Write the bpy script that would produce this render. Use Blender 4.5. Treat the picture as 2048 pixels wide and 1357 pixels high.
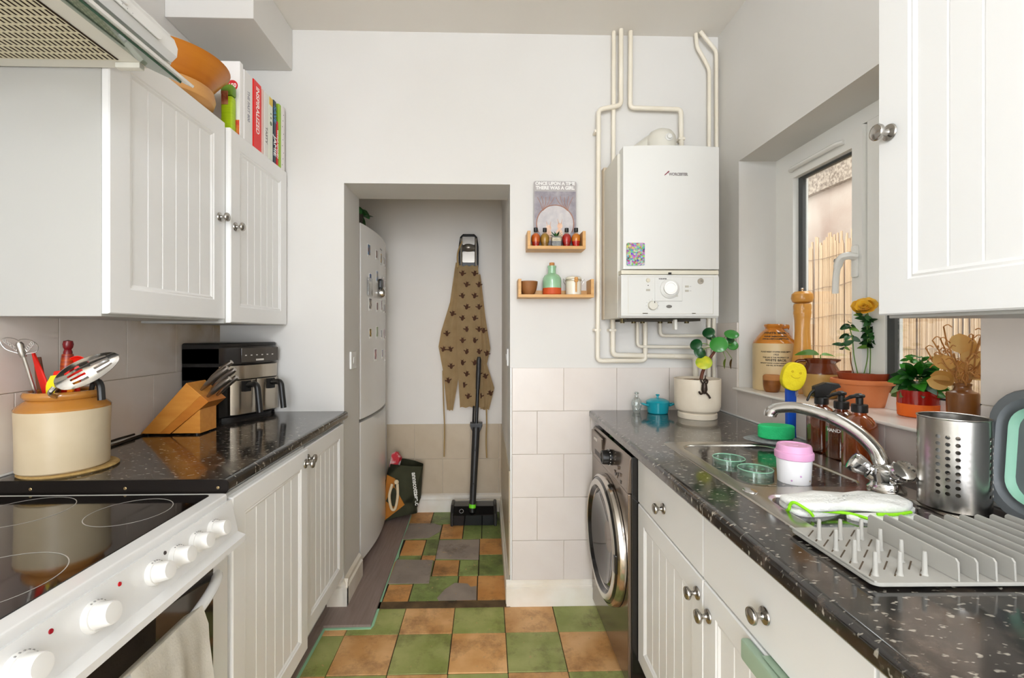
import bpy, bmesh, math, random
from mathutils import Vector, Matrix, Euler
random.seed(7)
PI = math.pi
C = bpy.context.scene.collection
for _o in list(bpy.data.objects): bpy.data.objects.remove(_o)
SC = bpy.context.scene

# ------------------------------------------------------------------ camera
FPX = 905.0
cd = bpy.data.cameras.new('camera'); cam = bpy.data.objects.new('camera', cd); C.objects.link(cam)
cam.location = (0, 0, 1.29); cam.rotation_euler = (PI/2, 0, -math.radians(1.5))
cd.sensor_fit = 'HORIZONTAL'; cd.sensor_width = 36.0; cd.lens = FPX/2048*36
cd.shift_x = (1024-996)/2048; cd.shift_y = -(678.5-665)/2048
cd.clip_start = 0.02
SC.camera = cam
# ------------------------------------------------------------------ view
SC.view_settings.view_transform = 'Standard'; SC.view_settings.look = 'None'
SC.view_settings.gamma = 1.0; SC.view_settings.use_curve_mapping = False
SC.view_settings.exposure = 0.28
SC.cycles.diffuse_bounces = 6; SC.cycles.max_bounces = 16; SC.cycles.transparent_max_bounces = 16
SC.cycles.caustics_reflective = False; SC.cycles.caustics_refractive = False
SC.cycles.sample_clamp_indirect = 6
# ------------------------------------------------------------------ overcast sky
w = bpy.data.worlds.new('sky'); SC.world = w; w.use_nodes = True
bg = w.node_tree.nodes['Background']; bg.inputs[0].default_value = (0.93, 0.96, 1.0, 1); bg.inputs[1].default_value = 3.4

def area(name, loc, rot, sx, sy, power, col=(1, 1, 1)):
    l = bpy.data.lights.new(name, 'AREA'); l.shape = 'RECTANGLE'; l.size = sx; l.size_y = sy; l.energy = power; l.color = col
    o = bpy.data.objects.new(name, l); C.objects.link(o); o.location = loc; o.rotation_euler = rot
    return o
# fill light at an invented glazed door in the unseen rear wall
area('rear_fill_light', (0.0, -4.12, 1.20), (PI/2, 0, 0), 2.1, 2.1, 80, (0.93, 0.97, 1.07))
# fill light at an invented side window, added to brighten the right-hand surfaces
area('side_fill_light', (-1.40, -1.35, 1.55), (0, -PI/2, 0), 1.05, 1.25, 36, (0.95, 0.98, 1.04))
# daylight in the passage outside the kitchen window
area('passage_daylight', (1.75, 1.45, 2.62), (0, math.radians(10), 0), 0.7, 2.4, 30, (0.96, 0.98, 1.0))

# ------------------------------------------------------------------ helpers
def lin(c):
    return tuple(((x/255)/12.92 if x/255 <= .04045 else ((x/255+.055)/1.055)**2.4) for x in c)
MATS = {}
def nd(nt, t, **kw):
    n = nt.nodes.new(t)
    for k, v in kw.items(): setattr(n, k, v)
    return n
def pm(name, col, rough=.5, metal=0., n2=None, nscale=8, namt=.5, bump=0, bscale=60, trans=0, ior=1.45, coat=0, alpha=1, sub=0, emit=None, estr=0, spec=.5, stretch=None, rnd=0, sheen=0):
    if name in MATS: return MATS[name]
    m = bpy.data.materials.new(name); m.use_nodes = True; nt = m.node_tree; b = nt.nodes['Principled BSDF']
    c1 = (*lin(col), 1); b.inputs['Base Color'].default_value = c1
    b.inputs['Roughness'].default_value = rough; b.inputs['Metallic'].default_value = metal
    b.inputs['Transmission Weight'].default_value = trans; b.inputs['IOR'].default_value = ior
    b.inputs['Coat Weight'].default_value = coat; b.inputs['Coat Roughness'].default_value = .08
    b.inputs['Alpha'].default_value = alpha; b.inputs['Specular IOR Level'].default_value = spec
    b.inputs['Sheen Weight'].default_value = sheen
    if sub: b.inputs['Subsurface Weight'].default_value = sub; b.inputs['Subsurface Radius'].default_value = (.02, .01, .006)
    if emit: b.inputs['Emission Color'].default_value = (*lin(emit), 1); b.inputs['Emission Strength'].default_value = estr
    src = None
    if n2 or bump:
        tc = nd(nt, 'ShaderNodeTexCoord'); mp = nd(nt, 'ShaderNodeMapping')
        if stretch: mp.inputs['Scale'].default_value = stretch
        nt.links.new(tc.outputs['Object'], mp.inputs['Vector']); src = mp.outputs[0]
    if n2:
        no = nd(nt, 'ShaderNodeTexNoise'); no.inputs['Scale'].default_value = nscale; no.inputs['Detail'].default_value = 5
        nt.links.new(src, no.inputs['Vector'])
        cr = nd(nt, 'ShaderNodeValToRGB'); cr.color_ramp.elements[0].position = .5-namt/2; cr.color_ramp.elements[1].position = .5+namt/2
        cr.color_ramp.elements[0].color = c1; cr.color_ramp.elements[1].color = (*lin(n2), 1)
        nt.links.new(no.outputs['Fac'], cr.inputs[0]); out = cr.outputs[0]
        if rnd:
            oi = nd(nt, 'ShaderNodeObjectInfo'); hs = nd(nt, 'ShaderNodeHueSaturation'); ma = nd(nt, 'ShaderNodeMapRange')
            ma.inputs[3].default_value = 1-rnd; ma.inputs[4].default_value = 1+rnd
            nt.links.new(oi.outputs['Random'], ma.inputs[0]); nt.links.new(ma.outputs[0], hs.inputs['Value']); nt.links.new(out, hs.inputs['Color']); out = hs.outputs[0]
        nt.links.new(out, b.inputs['Base Color'])
    if bump:
        nb = nd(nt, 'ShaderNodeTexNoise'); nb.inputs['Scale'].default_value = bscale; nb.inputs['Detail'].default_value = 4
        nt.links.new(src, nb.inputs['Vector'])
        bp = nd(nt, 'ShaderNodeBump'); bp.inputs['Strength'].default_value = bump; bp.inputs['Distance'].default_value = .004
        nt.links.new(nb.outputs['Fac'], bp.inputs['Height']); nt.links.new(bp.outputs[0], b.inputs['Normal'])
    MATS[name] = m
    return m
def glassy(name, tint, refl=.08, rough=.0, dens=0.0, body=(255, 255, 255)):
    # thin clear sheet: tinted transparency plus a fresnel sheen
    if name in MATS: return MATS[name]
    m = bpy.data.materials.new(name); m.use_nodes = True; nt = m.node_tree; nt.nodes.clear()
    o = nd(nt, 'ShaderNodeOutputMaterial'); t = nd(nt, 'ShaderNodeBsdfTransparent'); g = nd(nt, 'ShaderNodeBsdfGlossy'); mx = nd(nt, 'ShaderNodeMixShader')
    t.inputs[0].default_value = (*lin(tint), 1); g.inputs['Roughness'].default_value = rough
    lw = nd(nt, 'ShaderNodeLayerWeight'); lw.inputs[0].default_value = .35
    mr = nd(nt, 'ShaderNodeMapRange'); mr.inputs[3].default_value = refl*.5; mr.inputs[4].default_value = min(1, refl*6)
    nt.links.new(lw.outputs['Facing'], mr.inputs[0]); nt.links.new(mr.outputs[0], mx.inputs[0])
    nt.links.new(t.outputs[0], mx.inputs[1]); nt.links.new(g.outputs[0], mx.inputs[2])
    last = mx.outputs[0]
    if dens:
        d = nd(nt, 'ShaderNodeBsdfDiffuse'); d.inputs[0].default_value = (*lin(body), 1); m2 = nd(nt, 'ShaderNodeMixShader'); m2.inputs[0].default_value = dens
        nt.links.new(last, m2.inputs[1]); nt.links.new(d.outputs[0], m2.inputs[2]); last = m2.outputs[0]
    nt.links.new(last, o.inputs[0]); MATS[name] = m
    return m

def NB(): return bmesh.new()
def bx(bm, x0, x1, y0, y1, z0, z1, bev=0, seg=2):
    if x0 > x1: x0, x1 = x1, x0
    if y0 > y1: y0, y1 = y1, y0
    if z0 > z1: z0, z1 = z1, z0
    v = [bm.verts.new(p) for p in ((x0,y0,z0),(x1,y0,z0),(x1,y1,z0),(x0,y1,z0),(x0,y0,z1),(x1,y0,z1),(x1,y1,z1),(x0,y1,z1))]
    f = [bm.faces.new([v[i] for i in q]) for q in ((3,2,1,0),(4,5,6,7),(0,1,5,4),(1,2,6,5),(2,3,7,6),(3,0,4,7))]
    if bev:
        e = list({ed for fc in f for ed in fc.edges})
        bmesh.ops.bevel(bm, geom=e, offset=min(bev, .49*min(x1-x0, y1-y0, z1-z0)), segments=seg, affect='EDGES', profile=.5, clamp_overlap=True)
    return bm
def box(*a, **k): return bx(NB(), *a, **k)
def axm(axis):
    return {'z': Matrix(), 'x': Matrix.Rotation(PI/2, 4, 'Y'), 'y': Matrix.Rotation(-PI/2, 4, 'X'), '-x': Matrix.Rotation(-PI/2, 4, 'Y'), '-y': Matrix.Rotation(PI/2, 4, 'X'), '-z': Matrix.Rotation(PI, 4, 'X')}[axis]
def lathe(bm, prof, c=(0,0,0), n=28, axis='z', M=None, a0=0, a1=2*PI, sx=1, sy=1):
    M = M if M is not None else Matrix.Translation(c) @ axm(axis)
    full = abs(a1-a0-2*PI) < 1e-6
    rings = []
    for r, z in prof:
        if r < 1e-6: rings.append([bm.verts.new(M @ Vector((0,0,z)))])
        else: rings.append([bm.verts.new(M @ Vector((r*math.cos(a0+(a1-a0)*i/(n if full else n-1))*sx, r*math.sin(a0+(a1-a0)*i/(n if full else n-1))*sy, z))) for i in range(n)])
    for a, b in zip(rings, rings[1:]):
        for i in range(n if full else n-1):
            j = (i+1) % n
            if len(a) == 1 and len(b) == 1: continue
            if len(a) == 1: bm.faces.new((a[0], b[j], b[i])) if True else 0
            elif len(b) == 1: bm.faces.new((a[i], a[j], b[0]))
            else: bm.faces.new((a[i], a[j], b[j], b[i]))
    return bm
def cyl(bm, c, r, h, axis='z', n=24, r2=None, bev=0):
    r2 = r if r2 is None else r2
    if bev: p = [(0,0),(r-bev,0),(r-.3*bev,.3*bev),(r,bev),(r2,h-bev),(r2-.3*bev,h-.3*bev),(r2-bev,h),(0,h)]
    else: p = [(0,0),(r,0),(r2,h),(0,h)]
    return lathe(bm, p, c, n, axis)
def sm(pts, k=6, closed=False):
    P = [Vector(p) for p in pts]; out = []
    n = len(P)
    for i in range(n if closed else n-1):
        p0 = P[(i-1) % n] if closed or i > 0 else P[0]*2-P[1]
        p1 = P[i]; p2 = P[(i+1) % n]
        p3 = P[(i+2) % n] if closed or i+2 < n else P[-1]*2-P[-2]
        for s in range(k):
            t = s/k
            out.append(.5*((2*p1)+(-p0+p2)*t+(2*p0-5*p1+4*p2-p3)*t*t+(-p0+3*p1-3*p2+p3)*t**3))
    if not closed: out.append(P[-1])
    return out
def fillet(pts, r, k=4):
    P = [Vector(p) for p in pts]; out = [P[0]]
    for i in range(1, len(P)-1):
        a = (P[i-1]-P[i]); b = (P[i+1]-P[i]); rr = min(r, a.length*.45, b.length*.45)
        A = P[i]+a.normalized()*rr; B = P[i]+b.normalized()*rr
        for s in range(k+1):
            t = s/k; out.append(A*(1-t)**2+P[i]*2*t*(1-t)+B*t*t)
    out.append(P[-1]); return out
def tube(bm, pts, r, n=10, closed=False, caps=True, flat=1):
    P = [Vector(p) for p in pts]; m = len(P); rings = []
    nrm = None
    for i in range(m):
        if closed: t = P[(i+1) % m]-P[i-1]
        else: t = P[min(i+1, m-1)]-P[max(i-1, 0)]
        t = t.normalized() if t.length > 1e-9 else Vector((0,0,1))
        if nrm is None:
            nrm = t.orthogonal().normalized()
            if abs(t.z) < .9: nrm = Vector((0,0,1)) - t*t.z; nrm.normalize()
        else:
            nrm = nrm - t*nrm.dot(t)
            nrm = nrm.normalized() if nrm.length > 1e-6 else t.orthogonal().normalized()
        bi = t.cross(nrm); rr = r[i] if isinstance(r, (list, tuple)) else r
        rings.append([bm.verts.new(P[i]+(nrm*math.cos(2*PI*k/n)*flat+bi*math.sin(2*PI*k/n))*rr) for k in range(n)])
    for i in range(m if closed else m-1):
        a = rings[i]; b = rings[(i+1) % m]
        for k in range(n): bm.faces.new((a[k], a[(k+1) % n], b[(k+1) % n], b[k]))
    if caps and not closed:
        bm.faces.new(list(reversed(rings[0]))); bm.faces.new(rings[-1])
    return bm
def prism(bm, poly, a0, a1, plane='xy', bev=0, bseg=2):
    def q(p, a): return {'xy': (p[0], p[1], a), 'xz': (p[0], a, p[1]), 'yz': (a, p[0], p[1])}[plane]
    A = [bm.verts.new(q(p, a0)) for p in poly]; B = [bm.verts.new(q(p, a1)) for p in poly]
    fs = [bm.faces.new(A), bm.faces.new(B)]
    for i in range(len(poly)): fs.append(bm.faces.new((A[i], A[(i+1) % len(poly)], B[(i+1) % len(poly)], B[i])))
    bmesh.ops.recalc_face_normals(bm, faces=fs)
    if bev: bmesh.ops.bevel(bm, geom=list(set(fs[0].edges) | set(fs[1].edges)), offset=bev, segments=bseg, affect='EDGES', profile=.5, clamp_overlap=True)
    return bm
def rr(x0, x1, y0, y1, r, n=5):
    out = []
    for cx, cy, a in ((x1-r, y1-r, 0), (x0+r, y1-r, PI/2), (x0+r, y0+r, PI), (x1-r, y0+r, 3*PI/2)):
        for i in range(n+1):
            t = a+PI/2*i/n; out.append((cx+r*math.cos(t), cy+r*math.sin(t)))
    return out
def hole_wall(bm, a0, a1, z0, z1, ha0, ha1, hz0, hz1, t0, t1, plane='yz'):
    # one solid wall with one rectangular opening
    def q(a, z, t): return (t, a, z) if plane == 'yz' else (a, t, z)
    As = (a0, ha0, ha1, a1); Zs = (z0, hz0, hz1, z1); V = {}
    for t in (0, 1):
        for i, a in enumerate(As):
            for j, z in enumerate(Zs): V[i, j, t] = bm.verts.new(q(a, z, (t0, t1)[t]))
    for t in (0, 1):
        for i in range(3):
            for j in range(3):
                if (i, j) == (1, 1): continue
                bm.faces.new((V[i,j,t], V[i+1,j,t], V[i+1,j+1,t], V[i,j+1,t]))
    for i in range(3):
        for j in (0, 3): bm.faces.new((V[i,j,0], V[i+1,j,0], V[i+1,j,1], V[i,j,1]))
        for k in (0, 3): bm.faces.new((V[k,i,0], V[k,i+1,0], V[k,i+1,1], V[k,i,1]))
    for a, b in (((1,1),(2,1)), ((2,1),(2,2)), ((2,2),(1,2)), ((1,2),(1,1))):
        bm.faces.new((V[a[0],a[1],0], V[b[0],b[1],0], V[b[0],b[1],1], V[a[0],a[1],1]))
    bmesh.ops.recalc_face_normals(bm, faces=bm.faces)
    return bm
def chain(o):
    M = Matrix()
    while o is not None: M = o.matrix_basis @ M; o = o.parent
    return M
def obj(name, bm, mat, parent=None, sharp=35, kind=None, recalc=True, wn=True):
    if recalc: bmesh.ops.recalc_face_normals(bm, faces=bm.faces)
    if parent is not None: bm.transform(chain(parent).inverted())
    me = bpy.data.meshes.new(name); bm.to_mesh(me); bm.free()
    if sharp:
        for p in me.polygons: p.use_smooth = True
        me.set_sharp_from_angle(angle=math.radians(sharp))
    for m in (mat if isinstance(mat, (list, tuple)) else [mat]): me.materials.append(m)
    o = bpy.data.objects.new(name, me); C.objects.link(o); o.parent = parent
    if kind: o['kind'] = kind
    if wn and sharp and sharp < 50:
        w_ = o.modifiers.new('weighted_normal', 'WEIGHTED_NORMAL'); w_.keep_sharp = True; w_.weight = 80
    return o
def thing(name, label, cat, loc=(0,0,0), rotz=0, group=None, M=None):
    o = bpy.data.objects.new(name, None); C.objects.link(o); o.empty_display_size = .05
    o.matrix_basis = M if M is not None else Matrix.Translation(loc) @ Matrix.Rotation(rotz, 4, 'Z')
    return tag(o, label, cat, group)
def tag(o, label, cat, group=None, kind=None):
    o['label'] = label; o['category'] = cat
    if group: o['group'] = group
    if kind: o['kind'] = kind
    return o
def struct(name, bm, mat, parent=None, sharp=35):
    o = obj(name, bm, mat, parent, sharp)
    if parent is None: o['kind'] = 'structure'
    return o
def inst(src, name, M, parent=None, mat=None):
    o = bpy.data.objects.new(name, src.data if hasattr(src, 'data') else src); C.objects.link(o)
    o.parent = parent; o.matrix_basis = M
    return o
def dup(root, M=None, label=None, group=None):
    r = root.copy(); C.objects.link(r)
    if M is not None: r.matrix_basis = M
    if label: r['label'] = label
    if group: r['group'] = group
    for ch in list(root.children):
        c = ch.copy(); C.objects.link(c); c.parent = r; c.matrix_basis = ch.matrix_basis
        for g in list(ch.children):
            d = g.copy(); C.objects.link(d); d.parent = c; d.matrix_basis = g.matrix_basis
    return r
def text(name, s, size, mat, parent, M, bend=None, off=0.0, align='CENTER', ex=.0002, sx=1.0, world=True):
    cu = bpy.data.curves.new(name, 'FONT'); cu.body = s; cu.size = size; cu.align_x = align; cu.align_y = 'CENTER'; cu.extrude = ex; cu.offset = off
    o = bpy.data.objects.new(name, cu); C.objects.link(o)
    me = bpy.data.meshes.new_from_object(o.evaluated_get(bpy.context.evaluated_depsgraph_get()))
    C.objects.unlink(o); bpy.data.objects.remove(o)
    for v in me.vertices:
        v.co.x *= sx
        if bend: bend(v)
    if not me.materials: me.materials.append(mat)
    else: me.materials[0] = mat
    t = bpy.data.objects.new(name, me); C.objects.link(t); t.parent = parent
    t.matrix_basis = (chain(parent).inverted() if parent is not None and world else Matrix()) @ M
    return t
def frame(o, ex, ey, ez=None):
    ex = Vector(ex).normalized(); ey = Vector(ey).normalized(); ez = ex.cross(ey)
    return Matrix(((ex.x, ey.x, ez.x, o[0]), (ex.y, ey.y, ez.y, o[1]), (ex.z, ey.z, ez.z, o[2]), (0,0,0,1)))
def T(x, y, z): return Matrix.Translation((x, y, z))
# the right-hand run of the room is turned a degree out of square about its far corner
RS = T(1.11, 2.14, 0) @ Matrix.Rotation(-math.radians(0.9), 4, 'Z') @ T(-1.11, -2.14, 0)
def rs(bm): bm.transform(RS); return bm

# ------------------------------------------------------------------ materials
wall_m = pm('wall_paint', (219, 217, 213), .62, n2=(213, 210, 205), nscale=2.5, namt=.7, bump=.06, bscale=35)
ceil_m = pm('ceiling_paint', (228, 224, 217), .7, n2=(221, 216, 208), nscale=1.5, namt=.6, bump=.12, bscale=9)
alc_m = pm('alcove_paint', (236, 232, 226), .65, n2=(228, 222, 214), nscale=1.6, namt=.7, bump=.06, bscale=35)
gloss_white = pm('painted_trim', (238, 233, 223), .35, n2=(222, 210, 190), nscale=5, namt=.35)
cab_m = pm('white_satin_foil', (236, 236, 235), .32)
carc_m = pm('white_board', (182, 181, 176), .4)
chrome = pm('chrome', (215, 214, 212), .08, 1.0)
nickel = pm('brushed_nickel', (176, 172, 166), .22, 1.0)
steel = pm('brushed_steel', (190, 186, 180), .26, 1.0, n2=(172, 168, 162), nscale=30, namt=.6, stretch=(1, 1, .05))
sink_m = pm('sink_steel', (196, 190, 182), .24, 1.0, n2=(176, 169, 160), nscale=14, namt=.7)
black_pl = pm('black_plastic', (24, 23, 22), .35)
black_gl = pm('black_gloss', (14, 13, 13), .06)
white_pl = pm('white_plastic', (226, 225, 222), .3)
white_en = pm('white_enamel', (226, 226, 225), .16, coat=.3)
tile_m = pm('wall_tile_glaze', (222, 214, 207), .28, n2=(214, 204, 196), nscale=9, namt=.7, rnd=.02)
grout_m = pm('grout', (222, 214, 203), .8, n2=(205, 192, 172), nscale=4, namt=.5)
glassy('clear_glass', (244, 248, 246), .16, dens=.04)
glass_m = glassy('window_glass', (250, 252, 250), .06)
# ------------------------------------------------------------------ room shell
XL, XR, YB, ZC = -1.245, 1.11, 2.14, 2.705
YA = 3.27; YR = -4.20; TB = .25
struct('ceiling', box(-1.5, 1.5, YR-.1, YB+.01, ZC, ZC+.12), ceil_m)
struct('wall_left', hole_wall(NB(), YR-.1, YA+.1, -.02, ZC, -2.0, -.70, 1.0, 2.1, XL-.12, XL, 'yz'), wall_m)
fill_win = struct('added_window', hole_wall(NB(), -2.0, -.70, 1.0, 2.1, -1.94, -.76, 1.06, 2.04, XL-.09, XL-.04, 'yz'), gloss_white)  # invented window out of view, added as a light source from the left
obj('pane', box(XL-.07, XL-.066, -1.94, -.76, 1.06, 2.04), glass_m, fill_win)
bm = NB(); prism(bm, [(XL, 0), (-.666, 0), (-.666, 1.99), (.113, 1.99), (.113, 0), (1.42, 0), (1.42, ZC), (XL, ZC)], YB, YB+TB, 'xz')
wall_back = struct('wall_back', bm, wall_m)
wall_right = struct('wall_right', rs(hole_wall(NB(), YR-.1, YB, 0, ZC, .968, 1.955, 1.045, 2.04, XR, XR+.28, 'yz')), wall_m)
struct('wall_rear', hole_wall(NB(), XL, 1.42, 0, ZC, -1.1, 1.1, 0.02, 2.25, YR-.1, YR, 'xz'), wall_m)
struct('wall_alcove_back', box(XL, .30, YA, YA+.1, 0, 2.5), alc_m)
struct('wall_alcove_side', box(.113, .30, YB+TB, YA, 0, 2.5), alc_m)
struct('ceiling_alcove', box(XL, .30, YB+TB, YA+.1, 2.42, 2.5), alc_m)
struct('trim_1', box(XL, -.905, 1.785, YB, 2.512, ZC, bev=.004), wall_m)
# invented glazed door behind the camera, added as a light source
bm = NB(); hole_wall(bm, -1.1, 1.1, .02, 2.25, -1.03, 1.03, .12, 2.18, YR-.07, YR-.02, 'xz')
fill_door = struct('added_door', bm, gloss_white)
obj('pane', box(-1.03, 1.03, YR-.05, YR-.045, .12, 2.18), glass_m, fill_door)
# two invented globe pendants, added out of view as fill lamps
for LX, LY, LZ, es, lb in ((0.0, -.70, 2.18, 28, 'added white opal globe fill lamp nearest the window'), (0.0, -2.1, 2.18, 90, 'added white opal globe fill lamp nearest the added rear door')):
    t = thing('fill_pendant', lb, 'lamp', (LX, LY, LZ), 0, 'added fill lamps')
    obj('ceiling_rose', cyl(NB(), (LX, LY, ZC-.025), .05, .025, n=32), white_pl, t)
    obj('flex', tube(NB(), [(LX, LY, LZ+.12), (LX, LY, ZC-.02)], .004, 8), white_pl, t)
    bm = NB(); lathe(bm, [(.125*math.sin(PI*i/20), -.125*math.cos(PI*i/20)) for i in range(21)], (LX, LY, LZ), 40)
    obj('opal_globe', bm, pm('fill_glow_%d' % es, (255, 250, 245), .4, emit=(236, 244, 255), estr=es), t)

# ---- floor: screed with quarry tiles, patches and boards laid on it
screed = pm('old_screed', (74, 66, 50), .85, n2=(40, 36, 28), nscale=12, namt=.6)
floor = struct('floor', box(XL-.1, 1.42, YR-.1, YA+.1, -.08, -.006), screed)
def dirty_tile(name, c1, c2, dirt, amt):
    m = bpy.data.materials.new(name); m.use_nodes = True; nt = m.node_tree; b = nt.nodes['Principled BSDF']; b.inputs['Roughness'].default_value = .5
    ge = nd(nt, 'ShaderNodeNewGeometry')
    n1 = nd(nt, 'ShaderNodeTexNoise'); n1.inputs['Scale'].default_value = 7; n1.inputs['Detail'].default_value = 6
    n3 = nd(nt, 'ShaderNodeTexNoise'); n3.inputs['Scale'].default_value = 5; n3.inputs['Detail'].default_value = 9; n3.inputs['Roughness'].default_value = .75
    n4 = nd(nt, 'ShaderNodeTexNoise'); n4.inputs['Scale'].default_value = 42; n4.inputs['Detail'].default_value = 3
    for n in (n1, n3, n4): nt.links.new(ge.outputs['Position'], n.inputs['Vector'])
    r1 = nd(nt, 'ShaderNodeValToRGB'); r1.color_ramp.elements[0].position = .35; r1.color_ramp.elements[1].position = .65
    r1.color_ramp.elements[0].color = (*lin(c1), 1); r1.color_ramp.elements[1].color = (*lin(c2), 1)
    r3 = nd(nt, 'ShaderNodeMapRange'); r3.inputs[1].default_value = .60-amt; r3.inputs[2].default_value = .80-amt*.5
    r4 = nd(nt, 'ShaderNodeMapRange'); r4.inputs[1].default_value = .68; r4.inputs[2].default_value = .71; r4.inputs[4].default_value = .75
    mx = nd(nt, 'ShaderNodeMix', data_type='RGBA'); my = nd(nt, 'ShaderNodeMix', data_type='RGBA')
    mx.inputs[7].default_value = (*lin(dirt), 1); my.inputs[7].default_value = (*lin((196, 158, 110)), 1)
    oi = nd(nt, 'ShaderNodeObjectInfo'); hs = nd(nt, 'ShaderNodeHueSaturation'); ma = nd(nt, 'ShaderNodeMapRange'); ma.inputs[3].default_value = .88; ma.inputs[4].default_value = 1.1
    L = nt.links.new
    L(n1.outputs[0], r1.inputs[0]); L(n3.outputs[0], r3.inputs[0]); L(n4.outputs[0], r4.inputs[0])
    L(r3.outputs[0], mx.inputs[0]); L(r1.outputs[0], mx.inputs[6]); L(mx.outputs[2], my.inputs[6]); L(r4.outputs[0], my.inputs[0])
    L(oi.outputs['Random'], ma.inputs[0]); L(ma.outputs[0], hs.inputs['Value']); L(my.outputs[2], hs.inputs['Color']); L(hs.outputs[0], b.inputs['Base Color'])
    bp = nd(nt, 'ShaderNodeBump'); bp.inputs['Strength'].default_value = .25; bp.inputs['Distance'].default_value = .003
    L(n3.outputs[0], bp.inputs['Height']); L(bp.outputs[0], b.inputs['Normal'])
    return m
tg = dirty_tile('floor_tile_green', (172, 174, 108), (138, 146, 74), (84, 76, 36), .10)
to = dirty_tile('floor_tile_orange', (230, 182, 126), (204, 150, 88), (124, 80, 40), .11)
tgd = dirty_tile('floor_tile_green_worn', (146, 160, 92), (122, 140, 72), (70, 58, 32), .13)
tod = dirty_tile('floor_tile_orange_worn', (216, 160, 96), (196, 136, 72), (96, 66, 36), .11)
tgy = dirty_tile('floor_patch_grey', (164, 150, 138), (146, 134, 124), (74, 60, 46), .07)
TS = .2286
bm = NB(); bx(bm, .0015, TS-.0015, .0015, TS-.0015, -.006, 0, bev=.0015, seg=1)
src = obj('tile', bm, to, floor, sharp=0); me_o = src.data; me_g = me_o.copy(); me_g.materials[0] = tg
bpy.data.objects.remove(src)
for r in range(-2, 10):
    for c in range(-4, 3):
        x = .083+c*TS; y = 1.713-r*TS
        if r == -2: continue
        g = (r+c) % 2 == 0
        o = inst(me_g if g else me_o, 'tile', T(x, y, random.uniform(-.0008, .0008)) @ Matrix.Rotation(random.uniform(-.004, .004), 4, 'Z'), floor)
# part row against the threshold (row -1 already spans to 2.17); alcove tiles cut and mixed
AL = [('o',-.497,2.177,-.375,2.326),('g',-.372,2.175,-.146,2.402),('o',-.043,2.178,.105,2.399),('o',-.143,2.177,-.046,2.400),
      ('o',-.62,2.33,-.503,2.57),('o',-.288,2.406,-.150,2.566),('d',-.147,2.404,-.043,2.563),('g',-.039,2.403,.105,2.625),('g',-.498,2.33,-.375,2.40),
      ('o',-.50,2.63,-.372,2.82),('g',-.50,2.573,-.372,2.627),('g',-.368,2.628,-.29,2.829),('o',-.368,2.570,-.29,2.625),('g',-.288,2.57,-.043,2.83),('o',-.039,2.629,.105,2.83),
      ('o',-.290,2.833,-.150,3.05),('g',-.146,2.833,-.030,3.05),('d',-.026,2.833,.105,3.05),('g',-.53,2.833,-.294,3.05),
      ('o',-.53,3.054,-.376,3.268),('g',-.372,3.054,-.236,3.268),('g',-.372,2.406,-.292,2.566),('o',-.500,2.404,-.376,2.569),('o',-.232,3.054,-.05,3.268),('g',-.046,3.054,.105,3.268)]
for k, x0, y0, x1, y1 in AL:
    obj('tile', box(x0+.001, x1-.001, y0+.001, y1-.001, -.006, random.uniform(-.001, .0006), bev=.0012, seg=1), {'o': tod, 'g': tgd, 'd': tgd}[k], floor, sharp=0)
for poly in ([(-.238,2.197),(-.206,2.271),(-.161,2.328),(-.095,2.319),(-.078,2.289),(-.049,2.296),(-.047,2.178),(-.228,2.177)],
             [(-.506,2.575),(-.300,2.564),(-.293,2.328),(-.503,2.329)], [(-.289,2.807),(-.040,2.811),(-.043,2.563),(-.288,2.579)],
             [(-.515,3.06),(-.353,3.056),(-.295,3.016),(-.297,2.931),(-.358,2.842),(-.52,2.824)]):
    obj('vinyl_patch', prism(NB(), poly, .0012, .0032), tgy, floor)
obj('threshold_strip', box(-.56, .113, 2.119, 2.172, .0012, .0030), pm('threshold_dirt', (116, 92, 62), .8, n2=(62, 48, 32), nscale=14, namt=.4), floor)
pale = pm('bounce_laminate', (206, 196, 184), .4, n2=(190, 178, 164), nscale=4, namt=.6, stretch=(14, 1, 1))  # unseen pale boards, added behind the view to bounce light
for k in range(13):
    x = XL+.01+k*.194; obj('laminate_board', box(x, min(x+.193, 1.40), YR, -.35, .000, .012, bev=.001, seg=1), pale, floor)
# laminate boards over mint underlay
lam = pm('grey_laminate', (150, 132, 124), .42, n2=(126, 108, 100), nscale=5, namt=.6, stretch=(18, 1.2, 1))
obj('laminate_board', prism(NB(), [(-.722,1.985),(-.503,1.988),(-.528,3.22),(-.722,3.22)], .003, .014, bev=.001, bseg=1), lam, floor)
obj('laminate_board', box(-.94, -.706, .30, 1.983, .003, .014, bev=.001, seg=1), lam, floor)
obj('laminate_board', box(-1.24, -.7225, 1.985, 3.22, .003, .014, bev=.001, seg=1), lam, floor)
mint = pm('mint_underlay', (160, 208, 172), .7)
obj('underlay', prism(NB(), [(-.73,1.974),(-.50,1.977),(-.492,2.0),(-.512,2.55),(-.500,2.60),(-.508,2.68),(-.524,3.2),(-.73,3.2)], .0005, .003), mint, floor)
obj('underlay', box(-.94, -.696, .30, 1.974, .0008, .003), mint, floor)
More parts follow.
